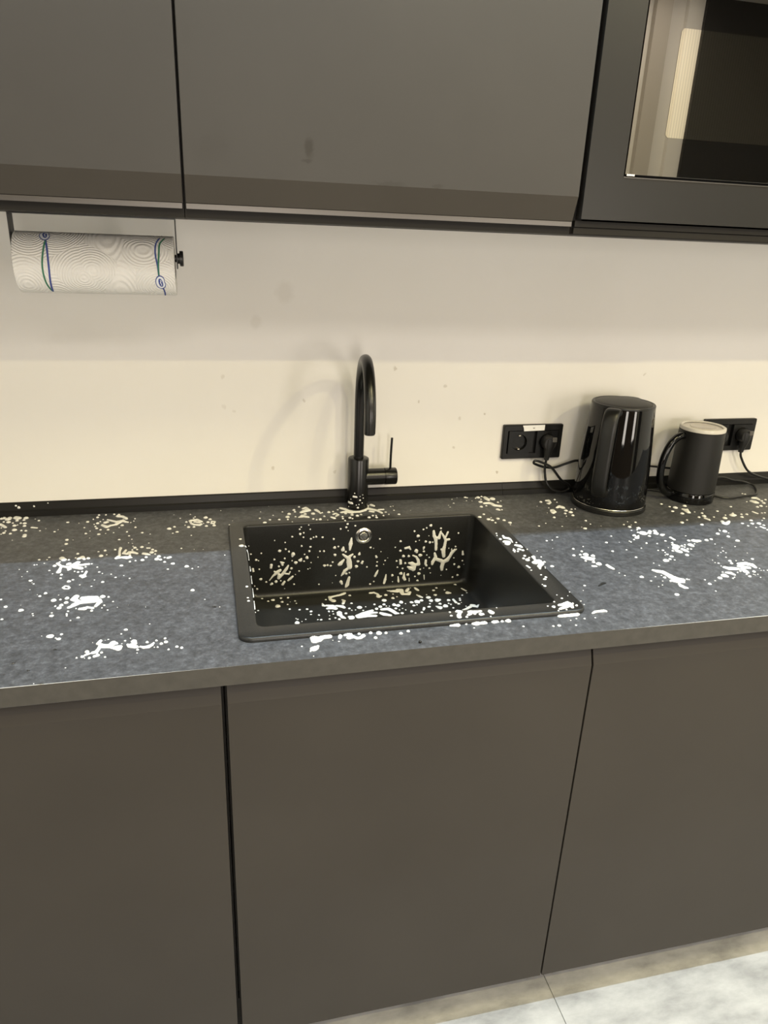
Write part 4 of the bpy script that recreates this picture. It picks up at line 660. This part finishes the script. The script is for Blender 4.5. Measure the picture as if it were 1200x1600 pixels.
for i, (k, g) in enumerate(FOAM.items()):
    bm = bmesh.new()
    for kind, st in g.items(): splash_mesh(bm, kind, st, 11+i)
    bm.faces.index_update()
    isl = islands(bm); isl.sort(key=len, reverse=True)
    big = [c for c in isl if len(c) >= 60][:12]; small = [c for c in isl if not any(c is q for q in big)]
    if len(isl) == 1:
        tag(obj('foam_splash', sub_bm(isl), M['foam'], smooth=True, angle=80), LAB[k], 'foam', 'foam splashes')
    else:
        co = big[0][0].co if big else isl[0][0].co
        t = thing('foam_splash', LAB[k], 'foam', tuple(co), 'foam splashes')
        for c in big: obj('foam_blob', sub_bm([c]), M['foam'], t, smooth=True, angle=80)
        if small:
            o = obj('foam_specks', sub_bm(small), M['foam'], t, smooth=True, angle=80); o['kind'] = 'stuff'
    bm.free()
def drop(bm, kind, s, hk=.5, n=10):
    """single droplet or short dribble as a low dome"""
    f = surf(kind); p = [(s[i]*(1e-3 if kind == 'K' else 1e-4), s[i+1]*1e-4, s[i+2]*1e-4) for i in range(0, len(s), 3)]
    if kind == 'K':
        q = []
        for u, v, r in p: q.append((u, v, r))
        p = q
    ux = 1/.0232 if kind == 'K' else 1
    for j, (u, v, r) in enumerate(p):
        a0 = random.random()*6; e = .85+.3*random.random(); hh = r*hk*(.8+.4*random.random())
        if j+1 < len(p):                                    # stretch towards the next point
            u2, v2, r2 = p[j+1]; m_ = max(1, int(math.hypot((u2-u)/ux, v2-v)/max(min(r, r2), 1e-4)/.8))
            pts = [(u+(u2-u)*t/m_, v+(v2-v)*t/m_, r+(r2-r)*t/m_) for t in range(m_)]
        else: pts = [(u, v, r)]
        for (cu, cv, cr) in pts:
            top = bm.verts.new(f(cu, cv, cr*hk)); prev = None; rings = []
            for rr_, hz_ in ((.45, .92), (.8, .62), (1.0, -.08)):
                rings.append([bm.verts.new(f(cu+cr*rr_*cos(a0+2*pi*q/n)*(1+.12*sin(2*a0+q*1.7))*e*ux, cv+cr*rr_*sin(a0+2*pi*q/n)*(1+.12*sin(2*a0+q*1.7)), cr*hk*hz_)) for q in range(n)])
            for q in range(n):
                w = (q+1) % n
                bm.faces.new((top, rings[0][q], rings[0][w]))
                for A, B in zip(rings, rings[1:]): bm.faces.new((A[q], B[q], B[w], A[w]))
def drops(name, kind, lst, label, cat, mt, hk=.5):
    bm = bmesh.new()
    for s in lst: drop(bm, kind, s, hk)
    return tag(obj(name, bm, mt, smooth=True, angle=80), label, cat, None, 'stuff')
DROPS['C'] = [s for s in DROPS['C'] if math.hypot(s[0]*1e-4-KX, s[1]*1e-4-KY) > .088 and math.hypot(s[0]*1e-4-QX, s[1]*1e-4-QY) > .058]
drops('foam_droplets', 'C', [s for s in DROPS['C'] if s[0] < 3100], 'tiny white foam droplets scattered over the worktop left of the faucet', 'foam', M['foam'])
drops('foam_droplets', 'C', [s for s in DROPS['C'] if s[0] >= 3100], 'tiny white foam droplets scattered over the worktop right of the faucet', 'foam', M['foam'])
drops('foam_droplets', 'F', DROPS['F'], 'tiny white foam droplets on the rim of the sink', 'foam', M['foam'])
drops('foam_droplets', 'W', DROPS['W'], 'tiny foam droplets spattered over the back wall of the sink', 'foam', M['foam'])
drops('foam_droplets', 'B', DROPS['B'], 'foam droplets scattered over the basin floor', 'foam', M['foam'])
drops('foam_droplets', 'K', DROPS['K'], 'foam droplets clinging to the lower faucet body', 'foam', M['foam'], .35)
drops('foam_droplets', 'S', DROPS['S'], 'few foam specks on the black wall profile at the far left', 'foam', M['foam'], .4)
drops('water_droplets', 'C', DROPS['D'], 'clear water drops on the left worktop', 'water', M['water'], .45)
for s, lb in zip(DROPS['X'], ('dark curled scrap on the worktop right of the sink', 'dark scrap on the worktop in front of the sink')):
    p = [(s[i]*1e-4, s[i+1]*1e-4, .9012) for i in range(0, len(s), 3)]
    p = catmull(p, 6); n = len(p); rad = [.0016*(.35+sin(pi*(i+.5)/n)) for i in range(n)]
    tag(obj('food_scrap', tube([(a.x, a.y, .9001+rad[i]) for i, a in enumerate(p)], rad, 10), M['scrap'], smooth=True), lb, 'scrap')
